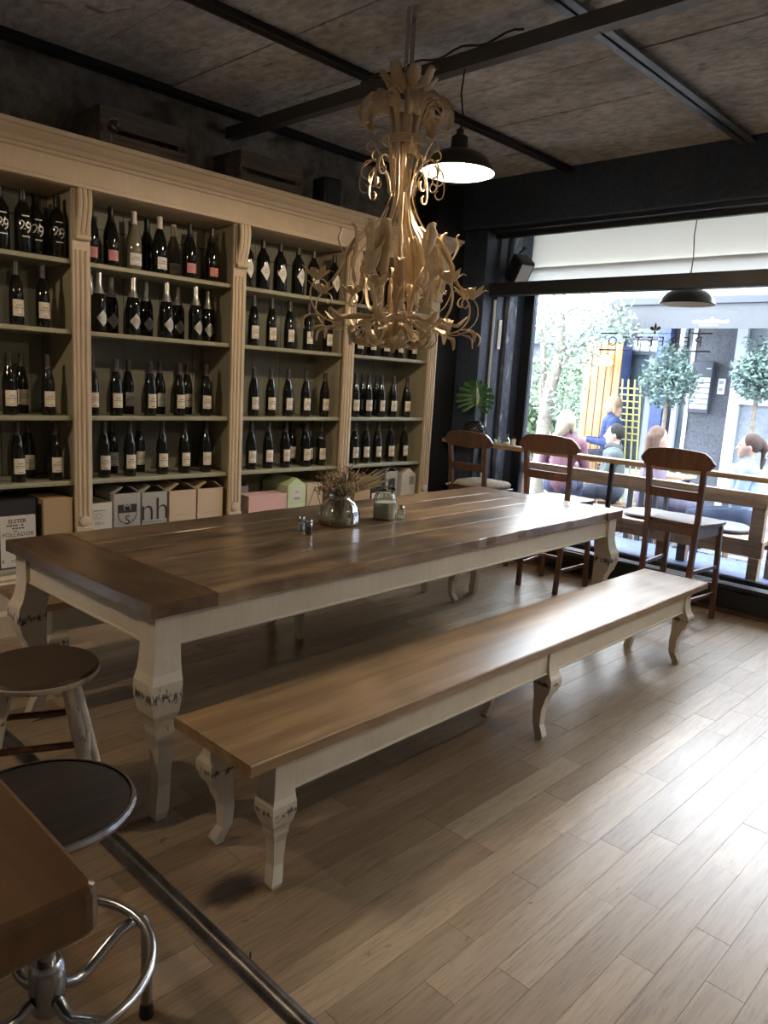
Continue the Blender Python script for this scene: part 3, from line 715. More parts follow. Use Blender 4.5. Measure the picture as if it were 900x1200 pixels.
carton(166, 196, .362, 'card_grey', 'grey open carton printed with large black letters n h', .25, 4.18, 'open', [word_mark('nh', .20, 0, .69, sp=.98, bold=-.01), patch_mark(-.5, .5, .485, .49, 'ink')])
carton(198, 230, .36, 'card_pale', 'plain pale carton with raised flaps beside the n h carton', .25, 4.18, 'open', [patch_mark(-.25, .2, .56, .568, 'ink_grey')])
carton(231, 261, .36, 'card_pale', 'plain pale carton with raised flaps against the pilaster', .25, 4.18, 'open', [patch_mark(-.25, .2, .56, .568, 'ink_grey')])
carton(280, 291, .33, 'card_grey', 'narrow grey carton standing behind the pink carton', .10, 4.33, 'open')
carton(291, 336, .282, 'card_pink', 'low pink carton lying on the bottom board', .15, 4.165, marks=[word_mark('. . .', .03, 0, .78, 'ink_grey')])
carton(336.5, 358, .335, 'card_green', 'pale green gabled carton with a white label', .30, 4.175, 'roof', [patch_mark(-.25, .28, .66, .94, 'card_white'), patch_mark(-.15, .18, .69, .74, 'ink_grey', -.0012), patch_mark(-.1, .12, .84, .87, 'ink_grey', -.0012)])
def loz(t, w, h):
    b = MB()
    for (p_, q_) in (((0, .95), (.4, .5)), ((.4, .5), (0, .05)), ((0, .05), (-.4, .5)), ((-.4, .5), (0, .95))): b.bar((p_[0]*w, -.001, p_[1]*h), (q_[0]*w, -.001, q_[1]*h), .004, .0015, (0,1,0))
    b.build('printed_outline', M['ink'], t)
carton(359, 378, .33, 'card_pale', 'pale carton printed with a dark lozenge outline', .25, 4.19, marks=[loz])
carton(415, 434, .36, 'card', 'brown carton behind the dried flowers', .25, 4.19)
carton(435, 450, .40, 'card_black', 'black carton with a white lower panel by the window', .25, 4.19, marks=[patch_mark(-.48, .48, .05, .55, 'card_white')])
carton(451, 465, .385, 'card_grey', 'grey carton with a small black square print', .25, 4.19, 'open', [patch_mark(-.28, .3, .5, .85, 'ink'), word_mark('M', .035, 0, .68, 'card_grey')])
carton(470, 486, .35, 'card_white', 'tall white fronted bag carton with a peaked top', .22, 4.19, 'roof', [patch_mark(.05, .4, .75, .95, 'ink_grey')], name='bag_carton')

# ------------------------------------------------------------------ on top of the cornice
def crate(px0, px1, h, lab):
    y0, y1 = 4.17, 4.47; z0 = 2.5985; x0, x1 = px_x(px0, y0, z0+.1), px_x(px1, y0, z0+.1); w = x1-x0
    t = thing('wooden_crate', lab, 'crate', ((x0+x1)/2, y0, z0)); d = y1-y0
    for k, (a, b_) in enumerate(((.0, .44*h), (.56*h, h))):
        MB().box(-w/2, w/2, 0, .012, a, b_).build('slat', M['crate'], t, bevel=.002); MB().box(-w/2, w/2, d-.012, d, a, b_).build('slat', M['crate'], t, bevel=.002)
    for s_ in (-1, 1): MB().box(*sorted((s_*w/2, s_*(w/2-.016))), .0125, d-.0125, 0, h).build('end_panel', M['crate'], t, bevel=.002)
    MB().box(-w/2+.017, w/2-.017, .0125, d-.0125, 0, .01).build('bottom', M['crate'], t)
    for s_ in (-1, 1): MB().box(s_*(w/2-.035)-.015, s_*(w/2-.035)+.015, .0125, .03, .011, h).build('corner_post', M['crate'], t)
    return t
crate(117, 219, .235, 'old grey wooden crate at the corner of the cornice near a brass bowl lamp')
crate(282, 354, .225, 'old grey wooden crate beside the black loudspeaker on the cornice')
t = thing('clip_lamp', 'small round metal lamp head against the front of a crate', 'lamp', PY(130, 158, 4.10)-Vector((0, 0, .05)))
t.location.z = 2.599
MB().lathe([(.028, 0), (.03, .004), (.006, .01), (.006, .075)], 14).build('base', M['chrome'], t, smooth=True)
MB().lathe([(.008, 0), (.026, .012), (.033, .035), (.036, .055), (.032, .053), (.02, .02), (.0, .012)], 18, (0, -.004, .09), ax=Matrix.Rotation(R(65), 3, 'X')).build('lamp_head', M['chrome'], t, smooth=True)
def speaker(lab, loc, rot, w, d, h, front=M['black']):
    t = thing('loudspeaker', lab, 'loudspeaker', loc); t.rotation_euler = rot
    MB().box(-w/2, w/2, -d/2, d/2, 0, h).build('cabinet', M['black'], t, bevel=.02)
    MB().box(-w/2+.02, w/2-.02, -d/2-.006, -d/2-.0005, .02, h-.02).build('grille', front, t, bevel=.003)
    return t
px_ = px_x(387, 4.2, 2.7)
s1 = speaker('small black loudspeaker on the cornice in front of the stone wall', (px_, 4.24, 2.599), (0, 0, R(-8)), .15, .16, .225)
MB().box(.02, .03, -.088, -.0865, .02, .035).build('badge', M['print_white'], s1)
p = PX(599, 318, 5.72)
s2 = speaker('black loudspeaker with pale grille tilted in the window corner', (0, 0, 0), (R(36), 0, R(-22)), .155, .16, .225, M['grille'])
p = PX(601, 317, 5.64); s2.location = Vector((5.64, min(p.y, 3.915), p.z)) - s2.rotation_euler.to_matrix() @ Vector((0, 0, .112))
MB().tube([(0, .075, .11), (0, .105, .13), (.0, .10, .22), (.0, .06, .28)], .009, 8).build('bracket', M['steel'], s2, smooth=True)
MB().lathe([(.02, 0), (.02, .012)], 12, (0, .06, .28)).build('bracket_plate', M['steel'], s2)

# ------------------------------------------------------------------ tables and benches
def interp(tab, z):
    for (z0, *a), (z1, *b_) in zip(tab, tab[1:]):
        if z0 <= z <= z1:
            t = (z-z0)/(z1-z0); t = t*t*(3-2*t); return [p_+(q-p_)*t for p_, q in zip(a, b_)]
    return list(tab[-1][1:])
LEG = [(0, .0165, .006), (.03, .020, .008), (.055, .0255, .008), (.08, .0215, .002), (.16, .0205, -.010), (.32, .024, -.010), (.46, .032, .0), (.57, .045, .012), (.63, .050, .015), (.68, .0495, .014), (.76, .043, .004), (.84, .041, 0), (1, .041, 0)]
def cab_leg(hh, ox, oy, scale=1, n=26):       # sawn cabriole leg, square section, curving outward along (ox, oy)
    rs = []
    for i in range(n+1):
        f_ = i/n; s_, o_ = interp(LEG, f_); s_ *= scale; o_ *= scale*1.15
        c = Vector((ox*o_, oy*o_, f_*hh)); rs.append([c+Vector((a*s_, b_*s_, 0)) for a, b_ in ((-1,-1),(1,-1),(1,1),(-1,1))])
    return MB().rings(rs)
def plankmesh(x0, x1, y0, y1, z0, z1, jl=0, jr=0, n=40, along=0):
    rs = []
    for i in range(n+1):
        x = x0+(x1-x0)*i/n; a = y0+(random.uniform(0, jl) if jl else 0); c = y1-(random.uniform(0, jr) if jr else 0); e = .004
        ring = [(a, z0), (a-(0), z1-e), (a+e, z1), (c-e, z1), (c, z1-e), (c, z0)]
        rs.append([Vector((x, p_, q)) if along == 0 else Vector((p_, x, q)) for p_, q in ring])
    return MB().rings(rs)
def make_table():
    L_, W2, Ht = 3.25, 1.085, .76; th = .046
    t = thing('dining_table', 'long rustic dining table with brown plank top and cream cabriole legs', 'table', (2.725, 2.60, 0), R(1.7))
    hx, hy = L_/2, W2/2; bb = .245
    ys = [-hy, -hy+.27, -hy+.49, -hy+.67, -hy+.86, hy]
    for k in range(5):
        plankmesh(-hx+bb+.002, hx-.20-.002, ys[k]+.0015, ys[k+1]-.0015, Ht-th, Ht-random.uniform(0, .0015), .010 if k == 0 else 0, .010 if k == 4 else 0).build('top_plank', M['table'], t, smooth=False)
    plankmesh(-hy, hy, -hx, -hx+bb, Ht-th, Ht, .004, 0, 16, 1).build('breadboard_end', M['table_end'], t)
    plankmesh(-hy, hy, hx-.20, hx, Ht-th, Ht, 0, .004, 16, 1).build('breadboard_end', M['table_end'], t)
    lx, ly = hx-.075, hy-.07; hh = Ht-th-.001
    for sx_, sy_ in ((-1,-1), (1,-1), (1,1), (-1,1)):
        cab_leg(hh, sx_, sy_, 1.12).build('leg', M['leg_table'], t, (sx_*lx, sy_*ly, 0))
    az0, az1 = hh-.115, hh-.001
    for s_ in (-1, 1):
        a = MB().box(-lx+.047, lx-.047, s_*(ly+.018)-.012, s_*(ly+.018)+.012, az0, az1).build('apron', M['chalk'], t)
        MB().box(-lx+.047, lx-.047, s_*(ly+.018)-.018, s_*(ly+.018)+.018, az0, az0+.012).build('bead', M['chalk'], a, bevel=.004)
        a = MB().box(s_*(lx+.018)-.012, s_*(lx+.018)+.012, -ly+.047, ly-.047, az0, az1).build('apron', M['chalk'], t)
        MB().box(s_*(lx+.018)-.018, s_*(lx+.018)+.018, -ly+.047, ly-.047, az0, az0+.012).build('bead', M['chalk'], a, bevel=.004)
    return t
table = make_table()
def make_bench(lab, loc, rz, L_=3.17):
    W2, Ht, th = .385, .445, .034
    t = thing('wooden_bench', lab, 'bench', loc, rz); hx, hy = L_/2, W2/2
    plankmesh(-hx, hx, -hy, hy, Ht-th, Ht, .003, .003, 60).build('seat', M['bench'], t)
    hh = Ht-th-.001; ly = hy-.055; sc_ = .86
    for i, lx in enumerate((-hx+.135, -.02, hx-.21)):
        ox = (-1, 0, 1)[i]
        for sy_ in (-1, 1):
            cab_leg(hh, ox, sy_, sc_).build('leg', M['leg_bench'], t, (lx, sy_*ly, 0))
    az0 = hh-.105
    for s_ in (-1, 1):
        for a_, b_ in ((-hx+.135+.037, -.02-.037), (-.02+.037, hx-.21-.037)):
            a = MB().box(a_, b_, s_*(ly+.018)-.01, s_*(ly+.018)+.01, az0, hh).build('apron', M['chalk'], t)
            MB().box(a_, b_, s_*(ly+.018)-.015, s_*(ly+.018)+.015, az0, az0+.01).build('bead', M['chalk'], a, bevel=.003)
    for lx in (-hx+.135, hx-.21): MB().box(lx-.01, lx+.01, -ly+.037, ly-.037, az0+.03, hh).build('end_rail', M['chalk'], t)
    return t
make_bench('long oiled bench with cream legs on the open floor side of the table', (2.71, 1.70, 0), R(.3))
make_bench('long oiled bench with cream legs tucked between table and wine shelves', (2.69, 3.27, 0), R(-3), 2.98)

# ------------------------------------------------------------------ things on the table
def onT(px, py): p_ = PZ(px, py, .7605); return p_
t = thing('ribbed_vase', 'squat ribbed clear glass vase holding dried flowers on the table', 'vase', onT(397, 614)); t.scale = (1.38, 1.38, 1.05)
rs = []; n = 64
for r_, z_, sq in ((.052, 0, .8), (.066, .004, .6), (.070, .02, .35), (.071, .05, .2), (.064, .085, .1), (.05, .108, 0), (.037, .12, 0), (.034, .128, 0), (.037, .134, 0)):
    ring = []
    for j in range(n):
        a = 2*math.pi*j/n; k = 1+(.022 if j % 4 < 2 else -.014)*(1 if .003 < z_ < .115 else 0); k *= 1+sq*.08*abs(math.sin(2*a))
        ring.append(Vector((r_*k*math.cos(a), r_*k*math.sin(a), z_)))
    rs.append(ring)
MB().rings(rs, False).build('glass_body', M['gl_vase'], t, smooth='all')
MB().lathe([(.0, .002), (.05, .003), (.052, .008), (0, .009)], 24, caps=False).build('glass_base', M['gl_jar'], t, smooth=True)
bq = thing('dried_flower_bunch', 'bunch of dried cream and mauve flowers standing in the ribbed vase', 'flowers', onT(397, 614)+Vector((0, 0, .011))); bq.scale = (1.3, 1.3, 1.05)
random.seed(21)
st = MB(); mv = MB(); cr = MB(); lf = MB()
side = rt.copy(); side.z = 0; side.normalize()
for k in range(70):
    a = random.uniform(0, 2*math.pi); sp = random.uniform(.03, .16); tip = Vector((math.cos(a)*sp*.7, math.sin(a)*sp*.7, random.uniform(.19, .30)-sp*.3)) + side*random.uniform(-.03, .06)
    b0 = Vector((random.uniform(-.02, .02), random.uniform(-.02, .02), 0)); mid = Vector((math.cos(a)*.02, math.sin(a)*.02, .13))
    pts = [b0, b0.lerp(mid, .6), mid, mid.lerp(tip, .5)+Vector((0, 0, .01)), tip]; st.tube(pts, .0012, 4)
    kd = random.random()
    if kd < .45:
        for q in range(9):
            c = mid.lerp(tip, random.uniform(.5, 1))+Vector([random.uniform(-.012, .012) for _ in range(3)]); mv.sphere(c, random.uniform(.003, .006), 5, 4)
    elif kd < .75:
        for q in range(7):
            c = mid.lerp(tip, random.uniform(.3, 1)); d = Vector([random.uniform(-1, 1) for _ in range(3)]).normalized()*.022
            s_ = d.cross(Vector((0, 0, 1))).normalized()*.004; lf.add([c, c+d*.5+s_, c+d, c+d*.5-s_], [(0,1,2,3)])
for c, r_ in ((Vector((-.01, 0, .19))-side*.015, .034), (Vector((0, -.02, .165))+side*.03, .03), (Vector((.0, .02, .20)), .028)):
    for q in range(150):
        d = Vector([random.gauss(0, 1) for _ in range(3)]).normalized(); cr.sphere(c+d*r_*random.uniform(.7, 1), random.uniform(.003, .006), 5, 4)
    st.tube([c+Vector((0, 0, 0)), Vector((0, 0, .1)), Vector((0, 0, 0))], .002, 5)
for k in range(22):                            # wheat-like spray leaning to the right
    tip = side*random.uniform(.10, .19)+Vector((0, 0, random.uniform(.17, .27)))+Vector((random.uniform(-.03, .03), random.uniform(-.03, .03), 0)); b0 = Vector((0, 0, .12))
    cr.tube([b0.lerp(tip, .45), b0.lerp(tip, .8), tip], [.002, .004, .001], 5); st.tube([Vector((0, 0, .02)), b0, b0.lerp(tip, .5)], .0012, 4)
st.build('stems', M['dried'], bq); tag(mv.build('mauve_heads', M['dried2'], bq), kind='stuff'); tag(cr.build('cream_blooms', M['dried3'], bq), kind='stuff'); tag(lf.build('dry_leaves', M['sagegreen'], bq), kind='stuff')
t = thing('candle_jar', 'clip top glass jar with cream candle wax on the table', 'candle jar', onT(450, 608)); t.scale = (1.22, 1.22, 1.2)
MB().lathe([(.042, 0), (.047, .004), (.048, .02), (.048, .085), (.046, .1), (.04, .108), (.038, .112), (.041, .118), (.041, .124)], 28, caps=False).build('glass_jar', M['gl_jar'], t, smooth=True)
MB().lathe([(.042, .003), (.0455, .008), (.0455, .075), (.043, .0755), (0, .073)], 28).build('wax', M['wax'], t, smooth=True)
MB().lathe([(.04, .1245), (.042, .127), (.042, .133), (.03, .14), (0, .142)], 28).build('glass_lid', M['gl_jar'], t, smooth=True)
MB().tube([(.0425*math.cos(a), .0425*math.sin(a), .116) for a in [2*math.pi*k/24 for k in range(24)]], .0016, 6, True).tube([(-.043, .0, .116), (-.05, .0, .10), (-.052, 0, .08), (-.049, 0, .12), (-.04, 0, .146)], .0016, 6).build('wire_clip', M['chrome'], t, smooth=True)
def shaker(lab, px, py, fill):
    t = thing('glass_shaker', lab, 'shaker', onT(px, py))
    MB().lathe([(.014, 0), (.0175, .002), (.0175, .045), (.015, .052)], 8, caps=False).build('glass_body', M['gl_jar'], t)
    MB().lathe([(.0, .003), (.0145, .003), (.0145, .036 if fill != 'clear' else .014), (.0, .036 if fill != 'clear' else .014)], 8, caps=False).build('contents', M[fill if fill != 'clear' else 'salt'], t)
    MB().lathe([(.0168, .05), (.0168, .064), (.012, .07), (0, .071)], 16).build('metal_cap', M['chrome'], t, smooth=True)
shaker('glass shaker filled with white salt beside the ribbed vase', 353, 622, 'salt'); shaker('glass shaker filled with dark pepper beside the ribbed vase', 361.5, 626, 'pepper'); shaker('nearly empty glass salt shaker beside the candle jar', 469.5, 608, 'clear')

# ------------------------------------------------------------------ window counter and bar chairs
ct = thing('window_counter', 'narrow pale wooden counter along the shop window', 'counter', (5.25, 1.75, 0))
def ctb(x0, x1, y0, y1, z0, z1, nm, mat, bv=.004): return MB().box(x0-5.25, x1-5.25, y0-1.75, y1-1.75, z0, z1).build(nm, mat, ct, bevel=bv)
ctb(5.22, 5.345, -.6, 4.30, .95, .985, 'counter_plank', M['counter'])
yl = PX(716, 560, 5.30).y
for y in (yl, yl-1.9, 4.0): ctb(5.285, 5.315, y-.015, y+.015, .0215, .949, 'leg', M['black'], .002)
for y in (yl, yl-1.9, 4.0): ctb(5.27, 5.345, y-.03, y+.03, .0, .021, 'foot_plate', M['black'], .002)
def bar_chair(lab, loc, rz, cushion=False):
    t = thing('bar_chair', lab, 'chair', loc, rz, None); SH = .675; pw = .17
    for s_ in (-1, 1):                         # back posts run from floor to top rail
        P = [(-.20, s_*.155, 0), (-.185, s_*.16, .3), (-.175, s_*.165, .6), (-.185, s_*.172, .8), (-.215, s_*.18, 1.03)]
        P[-1] = (-.218, s_*.182, 1.07); rs = [[Vector((x+a*.015, y+b_*.017, z)) for a, b_ in ((-1,-1),(1,-1),(1,1),(-1,1))] for x, y, z in P]
        MB().rings(rs).build('back_leg', M['chair'], t, bevel=.003)
        MB().rings([[Vector((x+a*.016, y+b_*.016, z)) for a, b_ in ((-1,-1),(1,-1),(1,1),(-1,1))] for x, y, z in ((.195, s_*.19, 0), (.175, s_*.175, SH-.026))]).build('front_leg', M['chair'], t, bevel=.003)
    top = []; n = 16                           # bowed top rail with rounded shoulders
    for i in range(n+1):
        u = -1+2*i/n; y = u*.245; x = -.235+.035*u*u; h0 = 1.018 + .012*u*u; h1 = 1.15-.028*u*u-(.05 if abs(u) > .99 else .018 if abs(u) > .87 else 0)
        h0 += (.03 if abs(u) > .99 else 0)
        top.append([Vector((x-.012, y, h0)), Vector((x+.012, y, h0)), Vector((x+.012-.008, y, h1)), Vector((x-.012-.008, y, h1))])
    MB().rings(top).build('top_rail', M['chair'], t, bevel=.004)
    mid = [[Vector((-.19-.012*(1-u*u)+a*.009, u*.158, z)) for a, z in ((-1, .825), (1, .825), (1, .885), (-1, .885))] for u in [-1+2*i/8 for i in range(9)]]
    MB().rings(mid).build('back_slat', M['chair'], t, bevel=.003)
    st_ = [[Vector((x, y, z)) for x, y in ((-.155, -.18*k), (.10, -.215*k), (.19, -.205*k), (.225, -.12*k), (.225, .12*k), (.19, .205*k), (.10, .215*k), (-.155, .18*k))] for z, k in ((SH-.026, .985), (SH-.004, 1), (SH, .985))]
    MB().rings(st_).build('seat', M['chair'], t, bevel=.003)
    for s_ in (-1, 1):
        MB().bar((-.155, s_*.165, SH-.06), (.165, s_*.172, SH-.06), .018, .065).build('seat_rail', M['chair'], t)
        for z in (.17, .36): MB().bar((-.175, s_*.160, z), (.17, s_*.185, z+.005), .017, .022).build('stretcher', M['chair'], t)
    MB().bar((-.178, -.148, SH-.05), (-.178, .148, SH-.05), .018, .05).build('seat_rail', M['chair'], t)
    MB().bar((.165, -.155, SH-.06), (.165, .155, SH-.06), .018, .06).build('seat_rail', M['chair'], t)
    MB().bar((.183, -.167, .235), (.183, .167, .235), .02, .025).build('foot_rest', M['chair'], t)
    MB().bar((-.19, -.14, .27), (-.19, .14, .27), .016, .022).build('stretcher', M['chair'], t)
    if cushion:
        rs = []
        for z, k in ((SH+.001, .90), (SH+.012, 1), (SH+.035, 1.01), (SH+.05, .93), (SH+.056, .7)):
            rs.append([Vector((.035+.185*k*math.copysign(abs(math.cos(a))**.45, math.cos(a)), .2*k*math.copysign(abs(math.sin(a))**.45, math.sin(a)), z)) for a in [2*math.pi*j/28 for j in range(28)]])
        c = MB().rings(rs).build('cushion', M['cushion'], t, smooth='all'); c['label'] = 'grey beige seat cushion with ties'
        for s_ in (-1, 1): MB().tube([(-.14, s_*.15, SH+.02), (-.205, s_*.165, SH+.025), (-.222, s_*.185, SH+.01), (-.19, s_*.21, SH+.015), (-.175, s_*.215, SH+.0)], .007, 6).build('cushion_tie', M['cushion'], c, smooth=True)
    return t
bar_chair('bare red brown bar chair at the counter beside the end of the front bench', (4.965, 1.965, 0), R(-2))
bar_chair('bare red brown bar chair between the cushioned chair and the bench end', (4.93, 2.90, 0), R(2))
bar_chair('red brown bar chair with a grey beige seat cushion', (4.95, 3.64, 0), R(0), True).scale = (.965,)*3

# plant and small things on the counter
pc = PX(556, 500, 5.28); pc.z = .9855
t = thing('hobnail_vase', 'black hobnail ceramic vase on the window counter', 'vase', pc); t.scale = (1.42,)*3
VP = [(.035, 0), (.052, .006), (.066, .035), (.069, .06), (.064, .09), (.048, .108), (.036, .113), (.04, .122), (.034, .122), (.03, .105), (0, .1)]
MB().lathe(VP, 28).build('vase_body', M['vaseblack'], t, smooth=True)
b = MB()
for i in range(7):
    z = .014+i*.0145; r_ = rad(VP[:6], z)
    for j in range(20): a = 2*math.pi*(j+.5*(i % 2))/20; b.sphere((r_*math.cos(a), r_*math.sin(a), z), .0062, 6, 4)
b.build('hobnails', M['vaseblack'], t, smooth=True)
t = thing('monstera_leaf', 'single split green monstera leaf standing in the hobnail vase', 'plant', pc+Vector((0, 0, .147))); t.scale = (1.6,)*3
MB().tube([(0, 0, 0), (0, .004, .05), (-.004, .0, .10), (-.01, 0, .14)], .004, 8).build('stem', M['leafgreen'], t, smooth=True)
fwd = Vector((-math.cos(YAW), -math.sin(YAW), .25)).normalized(); sd = Vector((math.sin(YAW), -math.cos(YAW), 0)); uv = fwd.cross(sd)*-1
if uv.z < 0: uv = -uv
lfm = MB(); c0 = Vector((-.006, 0, .075))
for s_ in (-1, 1):                             # each half: lobes split by deep cuts
    K = 7
    for k in range(K):
        a0 = R(-62+k*150/K+2.5); a1 = R(-62+(k+1)*150/K-2.5); prev = None; vs = []
        m0 = .02+.115*max(0, (k-.2)/K); root = c0+uv*(.02+.125*k/K); root2 = c0+uv*(.02+.125*(k+1)/K)
        def tip(a, f_): return c0+uv*(.055+(.118 if math.sin(a) > 0 else .085)*math.sin(a)*f_)+sd*s_*(.108*math.cos(a)*f_)+fwd*(-.02*f_*f_+.012*math.sin(f_*3))
        ra = root.lerp(tip(a0, .55), .35); rb = root2.lerp(tip(a1, .55), .35)
        vs = [root, ra, tip(a0, .9), tip((a0+a1)/2, 1.02), tip(a1, .9), rb, root2]
        lfm.add(vs, [(0,1,5,6), (1,2,3), (1,3,5), (3,4,5)])
lo = lfm.build('leaf_blade', M['leafgreen'], t); sm = lo.modifiers.new('solid', 'SOLIDIFY'); sm.thickness = .0015
MB().tube([c0, c0+uv*.08+fwd*.004, c0+uv*.165-fwd*.006], .0022, 6).build('midrib', M['sagegreen'], t, smooth=True)
for lab, px, py, r_, h_, mt_ in (('small pale glass tumbler on the counter beside the hobnail vase', 583, 511, .03, .075, 'gl_jar'), ('round bellied glass bud bottle on the counter', 594, 514, .03, .06, 'gl_jar'), ('small white pot on the counter by the window reveal', 602, 516, .018, .055, 'lab_white')):
    p = PX(px, py, 5.29); p.z = .9855
    if 'bellied' in lab:
        t = thing('bud_bottle', lab, 'bottle', p); MB().lathe([(.02, 0), (.03, .008), (.032, .028), (.022, .05), (.01, .062), (.01, .085), (.013, .088)], 18, caps=False).build('glass_body', M['gl_jar'], t, smooth=True); MB().lathe([(.0, .002), (.026, .004), (.029, .024), (0, .026)], 18, caps=False).build('water', M['wax'], t, smooth=True)
    elif 'pot' in lab:
        t = thing('small_pot', lab, 'pot', p); MB().lathe([(.014, 0), (r_, .004), (r_, h_), (r_-.003, h_), (r_-.004, .01), (0, .009)], 16).build('pot_body', M[mt_], t, smooth=True); MB().lathe([(.005, .009), (.004, h_+.02)], 8).build('stick', M['dried'], t)
    else:
        t = thing('glass_tumbler', lab, 'glass', p); MB().lathe([(r_*.8, 0), (r_, .004), (r_, h_)], 18, caps=False).build('glass_wall', M['gl_jar'], t, smooth=True); MB().lathe([(0, .002), (r_*.85, .003), (r_*.9, .03), (0, .032)], 18, caps=False).build('contents', M['salt'], t, smooth=True)

# ------------------------------------------------------------------ stools, foot rail and bar in the foreground
t = thing('painted_stool', 'round wooden stool with worn dark top and chipped white legs', 'stool', (.925, 2.385, 0))
MB().lathe([(.15, .462), (.178, .466), (.186, .476), (.187, .49), (.180, .499), (.17, .5), (0, .5)], 40).build('seat', M['stoolseat'], t, smooth=True)
MB().lathe([(.1825, .4668), (.1885, .476), (.1885, .487), (.1865, .489)], 40, caps=False).build('seat_edge', M['stoolleg'], t, smooth=True)
LP = []
for k in range(4):
    a = R(20+90*k); p0 = Vector((.255*math.cos(a), .255*math.sin(a), 0)); p1 = Vector((.125*math.cos(a), .125*math.sin(a), .464)); LP.append((p0, p1))
    MB().tube([p0, p0.lerp(p1, .3), p0.lerp(p1, .7), p1], [.017, .021, .022, .019], 12).build('leg', M['stoolleg'], t, smooth=True)
for k in range(4):
    f_ = .38 if k % 2 else .58
    a_, b_ = LP[k], LP[(k+1) % 4]; p_, q = a_[0].lerp(a_[1], f_), b_[0].lerp(b_[1], f_); d = (q-p_).normalized()*.015
    MB().tube([p_+d, q-d], .0115, 10).build('rung', M['stoolleg'] if k % 2 else M['chair'], t, smooth=True)

t = thing('metal_stool', 'metal bar stool with dark round seat and bent tube legs', 'stool', (.525, 1.345, 0))
MB().lathe([(.0, .632), (.157, .634), (.159, .648), (.15, .652), (0, .653)], 40).build('seat', M['blackseat'], t, smooth=True)
MB().lathe([(.157, .634), (.166, .635), (.169, .643), (.166, .651), (.1605, .652), (.1605, .638)], 44, caps=False).build('seat_rim', M['chrome'], t, smooth=True)
MB().lathe([(.017, .25), (.017, .61), (.05, .615), (.05, .633)], 20).build('post', M['chrome'], t, smooth=True)
MB().lathe([(.03, .20), (.034, .21), (.034, .30), (.026, .31)], 20).build('hub', M['chrome'], t, smooth=True)
for k in range(4):
    a = R(10+90*k); c_, s_ = math.cos(a), math.sin(a)
    prof = [(.034, .235), (.06, .222), (.09, .222), (.13, .245), (.17, .265), (.205, .268), (.228, .258), (.240, .235), (.2425, .20), (.2425, .1), (.2425, .022)]
    lg = MB().tube([(r_*c_, r_*s_, z) for r_, z in prof], .0125, 10).build('leg', M['chrome'], t, smooth=True)
    MB().lathe([(.017, 0), (.018, .004), (.016, .022), (.0135, .034)], 14, (.2425*c_, .2425*s_, 0)).build('rubber_foot', M['black'], lg, smooth=True)
MB().tube([(.20*math.cos(a), .20*math.sin(a), .292) for a in [2*math.pi*j/48 for j in range(48)]], .0105, 10, True).build('foot_ring', M['chrome'], t, smooth=True)

t = thing('foot_rail', 'scuffed dark metal foot rail running low over the floor', 'rail', (.955, 1.9, 0))
MB().tube([(0, -1.1, .085), (0, -.4, .085), (.0, .4, .085), (.0, 1.35, .085)], .022, 14).build('tube', M['pipe'], t, smooth=True)
for y in (-1.05, 1.3):
    MB().box(-.012, .012, y-.012, y+.012, 0, .066).build('support', M['pipe'], t)
    MB().box(-.035, .035, y-.035, y+.035, 0, .006).build('base_plate', M['pipe'], t)
MB().box(.0195, .023, -.62, -.617, .06, .11).build('weld_mark', M['ink'], t)

t = thing('bar_table', 'thick honey brown bar top at the edge of the room', 'bar', (-.13, 1.4, 0)); BZ = .92
bp = PZ(122, 1036, BZ); x1 = bp.x+.13; y0 = bp.y-1.4
rs = []; th = .058; e = .010; y1 = 1.05; x0 = -.5
def rrect(k, z):
    pts = []; r_ = .02
    for cx, cy_, a0 in ((x1-r_, y0+r_, -90), (x1-r_, y1-r_, 0), (x0+r_, y1-r_, 90), (x0+r_, y0+r_, 180)):
        for j in range(5): a = R(a0+j*22.5); pts.append(Vector((cx+(r_-k)*math.cos(a), cy_+(r_-k)*math.sin(a), z)))
    return pts
MB().rings([rrect(.006, BZ-th), rrect(0, BZ-th+.008), rrect(0, BZ-.010), rrect(.003, BZ-.003), rrect(.009, BZ)]).build('top', M['bar'], t)
for y in (y0+.35, y1-.35):
    MB().box(-.17, -.11, y-.03, y+.03, .021, BZ-th-.012).build('column', M['steel'], t); MB().box(-.4, .12, y-.05, y+.05, 0, .02).build('base', M['steel'], t)
    MB().box(-.35, .07, y-.04, y+.04, BZ-th-.011, BZ-th-.001).build('top_plate', M['steel'], t)

